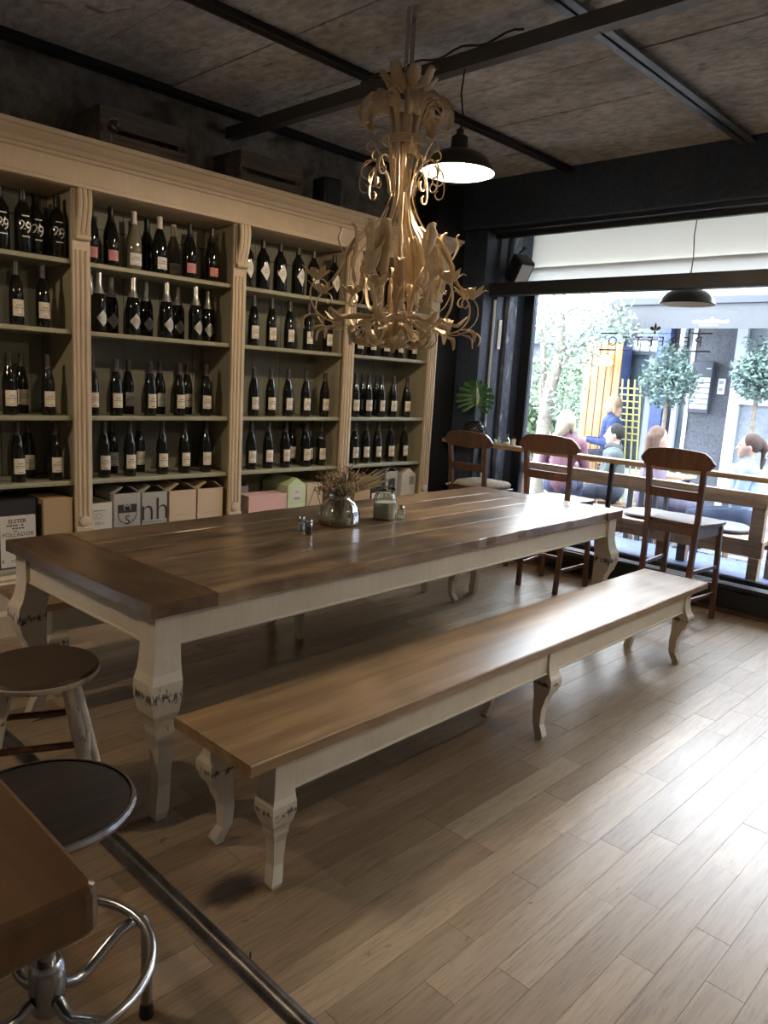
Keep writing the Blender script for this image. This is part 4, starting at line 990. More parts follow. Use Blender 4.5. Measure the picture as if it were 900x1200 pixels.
# ------------------------------------------------------------------ chandelier
CX, CY = 2.72, 2.59; CZ0 = 1.60
NRB = 6
ch = thing('chandelier', 'ornate cream gilt chandelier of scrolling iron and leaves on a chain', 'chandelier', (CX, CY, CZ0))
def smooth_pts(P, n=8):                        # Catmull-Rom through control points
    P = [Vector(p) for p in P]; out = []
    for i in range(len(P)-1):
        p0, p1, p2, p3 = P[max(i-1, 0)], P[i], P[i+1], P[min(i+2, len(P)-1)]
        for j in range(n):
            t_ = j/n; out.append(.5*((2*p1)+(p2-p0)*t_+(2*p0-5*p1+4*p2-p3)*t_*t_+(3*p1-p0-3*p2+p3)*t_**3))
    out.append(P[-1]); return out
def rz_pts(prof, a, n=6):
    return [Vector((v.x*math.cos(a), v.x*math.sin(a), v.y-CZ0)) for v in smooth_pts([(r_, z, 0) for r_, z in prof], n)]
def leafmesh(prof, a, w, lobes=4, cup=.35, n=14):
    pts = rz_pts(prof, a, max(2, n//(len(prof)-1))); bn = Vector((-math.sin(a), math.cos(a), 0)); k = len(pts); vs = []; fs = []
    for i, p_ in enumerate(pts):
        f_ = i/(k-1); d = (pts[min(i+1, k-1)]-pts[max(i-1, 0)]).normalized(); nn = d.cross(bn)
        ww = w*(math.sin(math.pi*(f_*.92+.06))**.7)*(1-.25*abs(math.sin(lobes*math.pi*f_)))
        for u in (-1, -.5, 0, .5, 1): vs.append(p_+bn*(u*ww/2)+nn*(cup*ww*.5*u*u))
    for i in range(k-1):
        for j in range(4): q = i*5+j; fs.append((q, q+1, q+6, q+5))
    return vs, fs
def leaf(name, prof, a, w, parent, **k):
    o = MB().add(*leafmesh(prof, a, w, **k)).build(name, M['gilt'], parent, smooth='all'); s_ = o.modifiers.new('solid', 'SOLIDIFY'); s_.thickness = .0025; return o
def iron(name, prof, a, w, th, parent, da=0, n=6):
    return MB().strip(rz_pts(prof, a, n), w, th, (-math.sin(a), math.cos(a), 0)).build(name, M['gilt'], parent, smooth=True)
MB().lathe([(.004, 1.60), (.006, 1.605), (.014, 1.62), (.02, 1.64), (.013, 1.66), (.0115, 1.70), (.0115, 2.0), (.017, 2.02), (.021, 2.06), (.016, 2.09), (.022, 2.13), (.015, 2.17), (.0115, 2.2), (.0115, 2.74), (.016, 2.76), (.02, 2.775), (.008, 2.79), (.006, 2.84)], 14, (0, 0, -CZ0)).build('centre_rod', M['gilt'], ch, smooth=True)
for k in range(8): leaf('cup_leaf', [(.012, 2.785), (.04, 2.788), (.08, 2.798), (.112, 2.815), (.132, 2.842 if k % 2 else 2.86), (.14, 2.852)], 2*math.pi*k/8+.2, .082, ch, cup=.5)
NR = 8
for k in range(NR):
    a = 2*math.pi*k/NR+.15
    iron('crown_stem', [(.06, 2.50), (.062, 2.58), (.07, 2.65), (.095, 2.71), (.135, 2.725), (.165, 2.70)], a, .022, .004, ch)
    leaf('crown_leaf', [(.08, 2.66), (.10, 2.715), (.14, 2.738), (.185, 2.715), (.205, 2.67), (.19, 2.635), (.165, 2.64)], a, .088, ch, lobes=5, cup=.5)
    # scrolls below the band
    iron('upper_scroll', [(.062, 2.33), (.075, 2.40), (.11, 2.455), (.155, 2.47), (.19, 2.445), (.195, 2.405), (.17, 2.385), (.145, 2.40), (.147, 2.425)], a, .013, .004, ch)
    iron('curl', [(.10, 2.44), (.12, 2.50), (.15, 2.545), (.175, 2.535), (.178, 2.51), (.16, 2.502)], a+.05, .010, .004, ch)
    iron('drop_curl', [(.15, 2.468), (.185, 2.44), (.20, 2.38), (.195, 2.335), (.17, 2.325), (.158, 2.345), (.17, 2.362)], a-.05, .010, .004, ch)
for k in range(NRB):
    a = 2*math.pi*k/NRB+.32
    rib = iron('rib', [(.068, 2.57), (.064, 2.48), (.052, 2.38), (.058, 2.30), (.10, 2.21), (.18, 2.12), (.245, 2.03), (.27, 1.94), (.255, 1.86), (.215, 1.81), (.175, 1.82), (.155, 1.86), (.17, 1.90), (.195, 1.895), (.195, 1.87)], a, .017, .005, ch)
    iron('rib_twin', [(.06, 2.27), (.085, 2.20), (.15, 2.11), (.20, 2.03), (.215, 1.95), (.19, 1.90), (.16, 1.92), (.17, 1.95)], a+.10, .013, .004, rib)
    leaf('rib_leaf', [(.15, 2.17), (.205, 2.11), (.245, 2.04), (.275, 1.96), (.315, 1.92)], a, .095, rib, lobes=5)
    leaf('rib_leaf', [(.20, 1.92), (.225, 2.0), (.21, 2.08), (.215, 2.16), (.235, 2.18)], a+.14, .08, rib, lobes=5)
    leaf('tip_leaf', [(.245, 2.03), (.27, 2.07), (.29, 2.12), (.275, 2.155), (.285, 2.17)], a-.05, .05, rib, lobes=2)
    iron('inner_scroll', [(.08, 1.74), (.085, 1.85), (.105, 1.93), (.14, 1.95), (.16, 1.92), (.145, 1.895), (.125, 1.91)], a+.5, .014, .004, ch)
    leaf('inner_leaf', [(.08, 1.78), (.10, 1.86), (.13, 1.94), (.17, 2.02), (.20, 2.0)], a+.5, .06, ch, lobes=4)
for k in range(NR):
    a = 2*math.pi*k/NR+.15
    # arm, candle flower
    aa = a+math.pi/NR; big = k % 2
    R1 = .455 if big else .40; zz = .0 if big else -.03
    arm = iron('arm', [(.075, 1.83), (.10, 1.77), (.17, 1.725), (.26, 1.71+zz*.3), (R1-.07, 1.735+zz), (R1-.01, 1.79+zz), (R1, 1.85+zz), (R1-.025, 1.895+zz), (R1-.065, 1.90+zz), (R1-.08, 1.87+zz), (R1-.06, 1.855+zz), (R1-.05, 1.87+zz)], aa, .011, .004, ch)
    leaf('arm_leaf', [(.12, 1.76), (.18, 1.755), (.25, 1.75), (.31, 1.735), (.355, 1.785)], aa, .095, arm, lobes=5)
    leaf('arm_leaf', [(.30, 1.715), (.34, 1.70), (.375, 1.685), (.385, 1.64)], aa+.06, .048, arm, lobes=2)
    leaf('arm_leaf', [(R1-.06, 1.74+zz), (R1-.02, 1.745+zz), (R1+.02, 1.72+zz), (R1+.015, 1.68+zz)], aa-.05, .042, arm, lobes=2)
    fb = MB(); fc = Vector(((R1-.03)*math.cos(aa), (R1-.03)*math.sin(aa), 1.90+zz-CZ0))
    for q in range(7):
        b_ = 2*math.pi*q/7; d = Vector((math.cos(b_), math.sin(b_), 0)); s_ = Vector((-math.sin(b_), math.cos(b_), 0))
        fb.add([fc+d*.008, fc+d*.034+s_*.021+Vector((0,0,.024)), fc+d*.056+s_*.012+Vector((0,0,.042)), fc+d*.074+Vector((0,0,.056 if q % 2 else .036)), fc+d*.056-s_*.012+Vector((0,0,.042)), fc+d*.034-s_*.021+Vector((0,0,.024))], [(0,1,5), (1,2,4,5), (2,3,4)])
    fo = fb.build('flower', M['gilt'], arm); s_ = fo.modifiers.new('solid', 'SOLIDIFY'); s_.thickness = .002
    MB().lathe([(.004, -.005), (.013, 0), (.016, .012), (.013, .022)], 10, fc).build('flower_cup', M['gilt'], arm, smooth=True)
    # bottom rosette curls
    bc = iron('bottom_curl', [(.07, 1.80), (.075, 1.74), (.09, 1.68), (.13, 1.635), (.185, 1.635), (.215, 1.675), (.20, 1.715), (.165, 1.72), (.15, 1.69), (.17, 1.675)], a, .014, .004, ch)
    leaf('bottom_leaf', [(.07, 1.74), (.09, 1.67), (.13, 1.63), (.18, 1.632), (.205, 1.67), (.18, 1.70)], a, .11, bc, lobes=5, cup=.6)
    leaf('bottom_leaf', [(.05, 1.74), (.065, 1.67), (.10, 1.625), (.13, 1.64)], a+.39, .08, ch, lobes=4, cup=.6)
for k in range(6):
    a = 2*math.pi*k/6; MB().lathe([(.011, 1.80), (.0125, 1.805), (.0125, 1.93), (.009, 1.935)], 10, (.10*math.cos(a), .10*math.sin(a), -CZ0)).build('candle_sleeve', M['gilt'], ch, smooth=True)
for nm, r_, zc in (('upper_band', .077, 2.565), ('lower_band', .086, 1.765)):
    b = MB()
    for q in range(4): b.tube([(r_*math.cos(2*math.pi*j/32), r_*math.sin(2*math.pi*j/32), zc+q*.010-CZ0-.015) for j in range(32)], .0042, 6, True)
    for q in range(3): b.bar((0, 0, zc-CZ0), (r_*math.cos(q*2.1), r_*math.sin(q*2.1), zc-CZ0), .006, .004)
    b.build(nm, M['gilt'], ch, smooth=True)
b = MB()
for (ox, oy, ph) in ((.012, 0, 0), (-.014, .008, .4), (.0, -.016, .8)):
    z = 2.845+ph*.01
    i = 0
    while z < CZ-.012:
        pts = [Vector((ox+(.009*math.cos(t_) if i % 2 else 0), oy+(0 if i % 2 else .009*math.cos(t_)), z-CZ0+.014*math.sin(t_))) for t_ in [2*math.pi*j/12 for j in range(12)]]
        b.tube(pts, .003, 5, True); z += .0225; i += 1
b.build('chain', M['chain'], ch, smooth=True)
MB().lathe([(.03, CZ-.006), (.03, CZ-.001)], 16, (0, 0, -CZ0)).tube([(0, 0, 2.84-CZ0), (.014, 0, 2.845-CZ0), (.018, 0, 2.86-CZ0), (.008, 0, 2.875-CZ0), (-.008, 0, 2.872-CZ0)], .003, 6).build('hook', M['chain'], ch, smooth=True)

# ------------------------------------------------------------------ pendant lamps
def pendant(lab, loc, top, dia, lit=True, group=None, lname='pendant_bulb_light'):
    t = thing('pendant_lamp', lab, 'lamp', loc, 0, group); s_ = dia/.36
    out = [(.18, 0), (.182, .004), (.178, .012), (.165, .04), (.14, .07), (.105, .09), (.07, .098), (.048, .104), (.042, .12), (.04, .165), (.03, .172), (.018, .18), (.018, .2), (0, .2)]
    MB().lathe([(r_*s_, z*s_) for r_, z in out], 40, caps=False).build('shade', M['shade'], t, smooth=True)
    inn = [(.1795, .001), (.175, .011), (.162, .038), (.137, .067), (.103, .086), (.06, .094), (0, .096)]
    MB().lathe([(r_*s_, z*s_) for r_, z in inn], 40, caps=False).build('shade_lining', M['shade_in'], t, smooth=True)
    if lit:
        MB().sphere((0, 0, .05*s_), .032*s_, 16, 10).build('bulb', M['bulb'], t, smooth=True)
    h = top-loc[2]
    MB().tube([(0, 0, .2*s_), (.012, 0, .2*s_+.25*(h-.2*s_)), (-.006, .006, .2*s_+.6*(h-.2*s_)), (0, 0, h)], .004, 6).build('cord', M['black'], t, smooth=True)
    MB().tube([(0, 0, .2*s_), (.014, 0, .2*s_+.012), (0, 0, .2*s_+.03), (-.014, 0, .2*s_+.012)], .003, 6, True).build('hanger', M['steel'], t, smooth=True)
    if lit:
        l = light(lname, 'POINT', (loc[0], loc[1], loc[2]+.005*s_), LAMP_W, (1, .77, .53), shadow_soft_size=.035)
    return t
pp = PZ(536, 203, 2.50)
pendant('lit black enamel pendant lamp hanging behind the chandelier', tuple(pp), 2.974, .365)
# warm light on the table end and pilaster sides, and the warm streak on the transom, come from two lamps beyond the frame
pendant('lit black enamel pendant over the far end of the bar', (-.3, 3.0, 2.45), CZ-.02, .365, lname='pendant_bulb_bar_offscreen')
pendant('lit black enamel pendant over the open floor under the steel channel', (3.085, -.3, 2.45), 2.974, .365, lname='pendant_bulb_floor_offscreen')
pw_ = PX(805, 357, 5.74)
pendant('unlit dark pendant lamp with pale rim hanging in the window recess', (5.74, pw_.y, pw_.z), 2.834, .40, False)

# ------------------------------------------------------------------ outside: deck, street, terrace
GZ = -.10
struct(MB().box(-12, 30, -24, YB-.16, -.2, -.05).build('ground_yard', M['cobble']), 'pale paved yard behind the plain plaster wall', 'yard')
struct(MB().box(5.5, 7.0, -2.9, 12, -.06, .05).build('ground_deck', M['bluedeck']), 'blue grey painted deck outside the shop window', 'deck')
sr = struct(MB().box(7.0, 40, -2.9, 30, GZ-.1, GZ-.02).build('ground_street', M['asphalt']), 'pale granite sett street beyond the deck', 'street')
cm = MB().box(-.092, .092, -.142, .142, -.02, 0).mesh('sett', M['cobble']); rest = MB(); random.seed(5); allc = []
for i in range(16):
    for j in range(34):
        x, y = 7.1+i*.2, 1.0+j*.3+(.15 if i % 2 else 0); q = proj((x, y, GZ)); vis = 590 < q[0] < 930 and q[1] < 720
        if vis and len(allc) < 280: allc.append(obj('sett', cm, sr, (x, y, GZ+random.uniform(-.003, .003)), random.uniform(-.03, .03)))
        else: rest.box(x-.092, x+.092, y-.142, y+.142, GZ-.02, GZ)
tag(rest.build('far_setts', M['cobble'], sr), kind='stuff')

# timber bench with back rail just outside the glass
def out_bench(lab, yc, ln, cushions):
    t = thing('terrace_bench', lab, 'bench', (6.33, yc, .05)); z0 = 0
    for x in (-.24, .2):
        for y in [-ln/2+.05+k*(ln-.1)/3 for k in range(4)]:
            MB().box(x-.035, x+.035, y-.04, y+.04, 0, .234).build('leg', M['outwood'], t, bevel=.004)
    for x in (-.24, .2): MB().box(x-.025, x+.025, -ln/2, ln/2, .235, .33).build('rail', M['outwood'], t, bevel=.004)
    for k in range(4): MB().box(-.27+k*.13, -.27+k*.13+.115, -ln/2, ln/2, .331, .365).build('seat_slat', M['outwood'], t, bevel=.004)
    for y in (-ln/2+.06, ln/2-.06): MB().box(-.275, -.215, y-.05, y+.05, .366, .62).build('back_post', M['outwood'], t, bevel=.004)
    MB().box(-.285, -.225, -ln/2, ln/2, .621, .735).build('back_rail', M['outwood'], t, bevel=.006)
    for y in cushions:
        c = thing('seat_pad', 'dark seat pad on the terrace bench under the window', 'cushion', (6.36, yc+y, .4155), 0, 'seat pads on the terrace bench')
        MB().lathe([(.16, 0), (.2, .01), (.205, .03), (.18, .05), (0, .055)], 24).build('pad', M['darkbox'], c, smooth=True); MB().tube([(.203*math.cos(2*math.pi*j/28), .203*math.sin(2*math.pi*j/28), .02) for j in range(28)], .006, 6, True).build('piping', M['black'], c, smooth=True)
    return t
out_bench('weathered timber bench with back rail outside the window', 2.93, 2.3, (-.1, -.75))

# terrace tables and chairs
def terrace_table(lab, c, lx, ly, h=.74, mat='counter'):
    t = thing('terrace_table', lab, 'table', (c[0], c[1], GZ)); n = 4
    for k in range(n): MB().box(-lx/2+k*lx/n+.003, -lx/2+(k+1)*lx/n-.003, -ly/2, ly/2, h-.03, h).build('top_slat', M[mat], t, bevel=.003)
    MB().box(-lx/2+.05, lx/2-.05, -ly/2+.05, ly/2-.05, h-.06, h-.031).build('apron', M['black'], t)
    for a in (-1, 1):
        for b_ in (-1, 1): MB().box(a*(lx/2-.07)-.02, a*(lx/2-.07)+.02, b_*(ly/2-.07)-.02, b_*(ly/2-.07)+.02, 0, h-.061).build('leg', M['black'], t)
def terrace_chair(lab, loc, rz, mat='whiteframe'):
    t = thing('terrace_chair', lab, 'chair', (loc[0], loc[1], GZ), rz); s = .43
    for k in range(4): MB().box(-.2+k*.1+.004, -.1+k*.1-.004, -.2, .2, s, s+.018).build('seat_slat', M[mat], t)
    for y in (-.19, .19):
        MB().bar((-.22, y, 0), (-.20, y, .80), .03, .03).build('back_leg', M[mat], t); MB().bar((.19, y, 0), (.18, y, s), .03, .03).build('front_leg', M[mat], t)
    for z in (.58, .67, .76): MB().box(-.222, -.2, -.17, .17, z, z+.05).build('back_slat', M[mat], t)
def person(lab, head, facing, cols, hair, lean=0, seat=None, hairstyle='short', scarf=None):
    # head: world point of the head centre; facing: world yaw; sits on a seat of matching height
    gz = GZ; sh = (head.z-gz)-.76 if seat is None else seat
    t = thing('person', lab, 'person', (head.x, head.y, gz), facing)
    s = sh; hd = Vector((lean, 0, s+.76)); nk = Vector((lean*.75-.01, 0, s+.63)); chst = Vector((lean*.5-.01, 0, s+.43)); pel = Vector((-.04, 0, s+.09))
    hm = MB(); hm.sphere(hd, (.092, .074, .112), 20, 14).caps_(hd+Vector((.025, 0, -.07)), hd+Vector((.055, 0, -.09)), .05, .035)
    hm.caps_(hd+Vector((.085, 0, .005)), hd+Vector((.108, 0, -.03)), .011, .016); hm.caps_(hd+Vector((.08, -.022, -.062)), hd+Vector((.08, .022, -.062)), .012, .012)
    for y in (-1, 1): hm.sphere(hd+Vector((-.005, y*.078, -.01)), (.02, .012, .03), 8, 6)
    hm.caps_(hd+Vector((-.02, 0, -.06)), nk+Vector((0, 0, -.06)), .052, .058)
    hm.caps_(chst+Vector((0, -.08, .06)), chst+Vector((0, .08, .06)), .105, .105).caps_(chst, pel+Vector((0, 0, .05)), .115, .125).caps_(pel+Vector((0, -.07, 0)), pel+Vector((0, .07, 0)), .11, .11)
    J = {}
    for y in (-1, 1):
        S, E_, Wr = Vector((lean*.6-.01, y*.18, s+.53)), Vector((lean*.5+.06, y*.235, s+.26)), Vector((lean*.4+.30, y*.10, s+.285)); J[y] = (S, E_, Wr)
        hm.caps_(S, E_, .05, .04).caps_(E_, Wr, .04, .027).sphere(Wr+Vector((.05, -y*.01, 0)), (.045, .036, .014), 10, 6)
        K_, A_ = Vector((.42, y*.10, s+.06)), Vector((.40, y*.10, .09)); hm.caps_(pel+Vector((.02, y*.08, 0)), K_, .08, .058).caps_(K_, A_, .056, .038).caps_(A_-Vector((.03, 0, .045)), A_+Vector((.13, 0, -.05)), .036, .03)
        J[(y, 'leg')] = (K_, A_)
    me = remesh(hm, 'body', M['skin'], .011, 3); obj('body', me, t)
    fb = MB()
    for y in (-1, 1):
        W_ = J[y][2]
        for q, (oy, ln) in enumerate(((-.027, .052), (-.010, .062), (.008, .058), (.024, .045))): fb.tube([W_+Vector((.08, oy, .002)), W_+Vector((.08+ln*.6, oy, .006)), W_+Vector((.08+ln, oy, -.008))], [.0085, .008, .006], 6)
        fb.tube([W_+Vector((.03, -y*.03, 0)), W_+Vector((.055, -y*.052, .0)), W_+Vector((.08, -y*.055, -.006))], [.011, .009, .007], 6)
    fb.build('fingers', M['skin'], t, smooth='all')
    eb = MB()
    for y in (-1, 1): eb.sphere(hd+Vector((.083, y*.033, .012)), (.008, .013, .007), 8, 6)
    eb.build('eyes', M['eye'], t, smooth='all'); MB().caps_(hd+Vector((.0905, -.02, -.06)), hd+Vector((.0905, .02, -.06)), .0045, .0045, 6).build('mouth', cloth((.45,.2,.18)), t)
    # clothing
    jm = MB(); jm.caps_(chst+Vector((0, -.09, .08)), chst+Vector((0, .09, .08)), .12, .12).caps_(chst, pel+Vector((0, 0, .02)), .135, .145).caps_(nk+Vector((0, 0, -.05)), nk+Vector((0, 0, .0)), .075, .066)
    for y in (-1, 1): S, E_, Wr = J[y]; jm.caps_(S, E_, .068, .056).caps_(E_, E_.lerp(Wr, .9), .055, .04)
    obj('jacket', remesh(jm, 'jacket', cloth(cols[0]), .014, 3), t)
    tm = MB(); tm.caps_(pel+Vector((0, -.07, -.01)), pel+Vector((0, .07, -.01)), .12, .12)
    for y in (-1, 1): K_, A_ = J[(y, 'leg')]; tm.caps_(pel+Vector((.02, y*.08, 0)), K_, .09, .07).caps_(K_, A_, .068, .052)
    obj('trousers', remesh(tm, 'trousers', cloth(cols[1]), .016, 3), t)
    sb = MB()
    for y in (-1, 1): A_ = J[(y, 'leg')][1]; sb.caps_(A_+Vector((-.035, 0, -.045)), A_+Vector((.14, 0, -.05)), .042, .036)
    sb.build('shoes', M['black'], t, smooth='all')
    hb = MB(); hb.sphere(hd+Vector((-.022, 0, .026)), (.094, .087, .105), 20, 14)
    if hairstyle == 'long':
        for y in (-1, 1): hb.caps_(hd+Vector((-.02, y*.07, .03)), hd+Vector((-.04, y*.085, -.22)), .036, .03)
        hb.caps_(hd+Vector((-.07, -.04, .0)), hd+Vector((-.09, -.04, -.30)), .06, .035).caps_(hd+Vector((-.07, .04, .0)), hd+Vector((-.09, .04, -.30)), .06, .035)
    elif hairstyle == 'bob':
        for y in (-1, 1): hb.caps_(hd+Vector((-.01, y*.07, .03)), hd+Vector((-.02, y*.085, -.10)), .034, .028)
        hb.caps_(hd+Vector((-.08, -.05, .0)), hd+Vector((-.07, .05, -.13)), .06, .055)
    elif hairstyle == 'tail':
        hb.caps_(hd+Vector((-.10, 0, .05)), hd+Vector((-.145, 0, -.02)), .035, .04).caps_(hd+Vector((-.145, 0, -.02)), hd+Vector((-.13, 0, -.20)), .036, .018)
    obj('hair', remesh(hb, 'hair', cloth(hair), .012, 3), t)
    if scarf:
        MB().tube([nk+Vector((.075*math.cos(a), .082*math.sin(a), -.02+.012*math.sin(2*a))) for a in [2*math.pi*k/20 for k in range(20)]], .032, 8, True).build('scarf', cloth(scarf), t, smooth='all')
    return t, s
ppl = [('person with long blonde hair seen from behind in a plum jacket', PX(664, 494, 7.3), R(18), ((.34,.17,.21), (.12,.13,.2)), (.62,.52,.38), 'bob', None),
       ('person with short dark hair in a grey jacket looking sideways', PX(720, 509, 8.2), R(118), ((.19,.22,.22), (.08,.09,.14)), (.035,.028,.026), 'short', (.10,.11,.12)),
       ('person with straight long brown hair in profile wearing lilac', PX(772, 513, 7.8), R(-60), ((.40,.33,.42), (.25,.22,.3)), (.24,.15,.11), 'long', None),
       ('person with brown ponytail in a pale denim jacket', PX(878, 523, 7.6), R(112), ((.42,.52,.66), (.10,.12,.2)), (.16,.10,.08), 'tail', None),
       ('person with light hair in a dark blue coat beside the larch cladding', PX(718, 474, 9.3), R(125), ((.06,.10,.26), (.06,.06,.09)), (.55,.40,.28), 'bob', None)]
for i, (lab, hd, fc, cols, hr, hs, scf) in enumerate(ppl):
    t, s = person(lab, hd, fc, cols, hr, 0, None, hs, scf)
    c = thing('terrace_stool', ('wooden stool under the blonde person', 'wooden stool under the person in grey', 'wooden stool under the person in lilac', 'wooden stool under the person in denim', 'wooden stool under the person in dark blue')[i], 'stool', (hd.x-.04*math.cos(fc), hd.y-.04*math.sin(fc), GZ), fc)
    zt = s-.045
    MB().box(-.17, .15, -.17, .17, zt-.03, zt).build('seat', M['outwood'], c, bevel=.006)
    for a in (-.14, .12):
        for b_ in (-.14, .14): MB().box(a-.018, a+.018, b_-.018, b_+.018, 0, zt-.031).build('leg', M['outwood'], c)
mid = (PX(745, 525, 8.1)); terrace_table('slatted terrace table between the person in grey and the person in lilac', (8.72, 3.70), .45, .5, .66)
mid = PX(828, 540, 7.4); terrace_table('slatted terrace table in front of the person in denim', (7.25, 3.25), .4, .4, .68)
t5 = PX(690, 505, 9.2); terrace_table('pale terrace table in front of the larch cladding', (9.4, 5.75), .5, .75, .84)
c7 = PX(797, 545, 9.35); terrace_chair('white slatted terrace chair behind the lilac person', (9.75, c7.y+.38), R(-70))
for k, (px, py) in enumerate(((689, 492), (678, 498))):
    p = PX(px, py, 8.9); t = thing('white_cup', 'small white cup on the pale terrace table', 'cup', (9.3+.1*k, 5.6+.22*k, GZ+.8405), 0, 'white cups on the pale terrace table'); MB().lathe([(.035, 0), (.045, .01), (.06, .07), (.05, .12), (.046, .12), (.05, .07), (0, .012)], 16).build('cup_body', M['lab_white'], t, smooth=True); MB().tube([(.055, 0, .03), (.085, 0, .05), (.085, 0, .08), (.055, 0, .1)], .006, 6).build('handle', M['lab_white'], t)

# ------------------------------------------------------------------ facade across the street
FX = 10.2
fa = thing('shop_building', 'dark grey shop building across the street with white door frame', 'building', (FX, 2.0, GZ))
def FP(px, py, X=None): p_ = PX(px, py, X or FX); return p_
def fbox(x0, x1, y0, y1, z0, z1, nm, mat, par=None, bv=0): return MB().box(x0-FX, x1-FX, y0-2, y1-2, z0-GZ, z1-GZ).build(nm, mat, par or fa, bevel=bv)
yw0, yw1 = FP(859, 440).y, FP(812, 440).y
ysl, ysr = FP(733, 440).y, FP(768, 440).y
fbox(FX+.0, FX+.4, yw0, yw1, GZ, 3.0, 'wall', M['facade'])
fbox(FX, FX+.4, -8, ysl+.12, 3.0, 3.25, 'upper_wall', M['facade'])
fbox(FX, FX+.4, -8, FP(935, 440).y-1.2, GZ, 3.0, 'wall', M['facade'])
# white framed glazed door
yd = FP(897, 440).y-1.0
zb, zt_ = FP(880, 418).z, FP(880, 470).z
fbox(FX-.04, FX+.1, yw0-.13, yw0, GZ, 3.0, 'door_frame', M['whiteframe']); fbox(FX-.04, FX+.1, yd-.12, yd, GZ, 3.0, 'door_frame', M['whiteframe'])
fbox(FX-.04, FX+.1, yd, yw0-.13, zb-.06, zb+.06, 'door_transom', M['whiteframe']); fbox(FX-.04, FX+.1, yd, yw0-.13, zt_-.05, zt_+.07, 'door_rail', M['whiteframe']); fbox(FX-.04, FX+.1, yd, yw0-.13, GZ+.6, GZ+.75, 'door_rail', M['whiteframe'])
fbox(FX+.02, FX+.06, yd, yw0-.13, zb+.06, 3.0, 'pane', M['frosted']); fbox(FX+.02, FX+.06, yd, yw0-.13, zt_+.07, zb-.06, 'pane', M['frosted']); fbox(FX+.02, FX+.06, yd, yw0-.13, GZ+.75, zt_-.05, 'pane', M['frosted']); fbox(FX+.02, FX+.06, yd, yw0-.13, GZ, GZ+.6, 'kick_panel', M['whiteframe'])
# shop window, blue posts
y_a, y_b = FP(795, 440).y, FP(782, 440).y
fbox(FX-.05, FX+.2, y_b, ysr, GZ, 3.0, 'blue_post', M['bluepost']); fbox(FX-.02, FX+.2, ysl, ysl+.10, GZ, 3.0, 'dark_post', M['darkbox'])
fbox(FX+.10, FX+.14, y_a, y_b, GZ, 3.0, 'pane', M['facade']); fbox(FX+.08, FX+.13, yw1, y_a, GZ, 3.0, 'pane', M['shopglass']); fbox(FX-.02, FX+.1, y_a-.03, y_a+.03, GZ, 3.0, 'mullion', M['whiteframe']); fbox(FX-.02, FX+.1, yw1, yw1+.05, GZ, 3.0, 'mullion', M['whiteframe'])
fbox(FX+.10, FX+.13, ysr, ysl, GZ+.5, 3.0, 'pane', M['shopglass'])
zz0, zz1 = FP(750, 412).z, FP(750, 398).z
fbox(FX+.04, FX+.09, ysr, ysl, zz0-.04, zz0, 'shop_transom', M['darkbox']); fbox(FX+.04, FX+.09, ysr, ysl, zz1, zz1+.05, 'shop_transom', M['darkbox'])
for k in range(3):
    a = ysr+(ysl-ysr)*(k+.06)/3; b_ = ysr+(ysl-ysr)*(k+.94)/3; fbox(FX+.05, FX+.08, a, b_, zz0+.01, zz1-.01, 'light_pane', M['whiteframe'])
fbox(FX, FX+.15, ysr, ysl, GZ, GZ+.5, 'stall_riser', M['soffit'])
# mailboxes and door bell panel
m0, m1 = FP(811, 440).y, FP(838, 440).y; mt0 = FP(826, 424).z; mb0 = FP(822, 484).z
m0 = min(m0, yw1-.02)
mbx = thing('mailbox_panel', 'dark panel of stacked white mailboxes on the grey facade', 'mailbox', (FX, (m0+m1)/2, mb0)); w = m0-m1; hh = mt0-mb0
MB().box(-.10, -.001, -w/2, w/2, 0, hh).build('panel', M['darkbox'], mbx, bevel=.006)
for k in range(6):
    z0 = hh*.08+k*hh*.105; d_ = MB().box(-.112, -.101, -w/2+.05*w, w/2-.10*w, z0, z0+hh*.085).build('mail_door', M['metalbox'], mbx); MB().box(-.1135, -.1121, -w*.2, w*.2, z0+hh*.06, z0+hh*.066).build('slot', M['darkbox'], d_)
MB().box(-.1015, -.1001, -w*.42, -w*.2, hh*.86, hh*.875).build('name_plate', M['print_white'], mbx)
b0 = FP(846, 453); bl = thing('door_bell_panel', 'small pale bell panel beside the mailboxes', 'bell panel', (FX, b0.y, b0.z))
MB().box(-.03, -.001, -.045, .045, -.10, .10).build('plate', M['whiteframe'], bl, bevel=.004)
for k in range(2): MB().box(-.034, -.0305, -.025, .025, -.06+k*.09, -.02+k*.09).build('button', M['ink_grey'], bl)
# awning
az0, az1 = PX(820, 385, 9.0).z, PX(820, 356, 9.0).z; ya = PX(716, 370, 9.0).y
aw = thing('awning', 'grey cloth awning with straight valance over the shop', 'awning', (9.0, 0, az0))
MB().box(-.012, 0, -7, ya, 0, az1-az0).build('valance', M['awning'], aw)
MB().box(-.04, .06, -7, ya+.03, az1-az0+.001, az1-az0+.06).build('front_bar', M['darkbox'], aw)
zz = PX(820, 340, 9.0).z-az0
MB().add([(.0, -7, az1-az0+.061), (.0, ya, az1-az0+.061), (1.19, ya, .80), (1.19, -7, .80), (.0, -7, az1-az0+.085), (.0, ya, az1-az0+.085), (1.19, ya, .83), (1.19, -7, .83)], [(0,1,2,3), (7,6,5,4), (0,4,5,1), (1,5,6,2), (2,6,7,3), (3,7,4,0)]).build('canopy', M['awning'], aw)
MB().tube([(.03, ya-.1, az1-az0+.03), (.6, ya-.1, .40), (1.19, ya-.1, .60)], .02, 8).build('folding_arm', M['whiteframe'], aw)
lg = MB(); lc = PX(834, 377, 8.98)
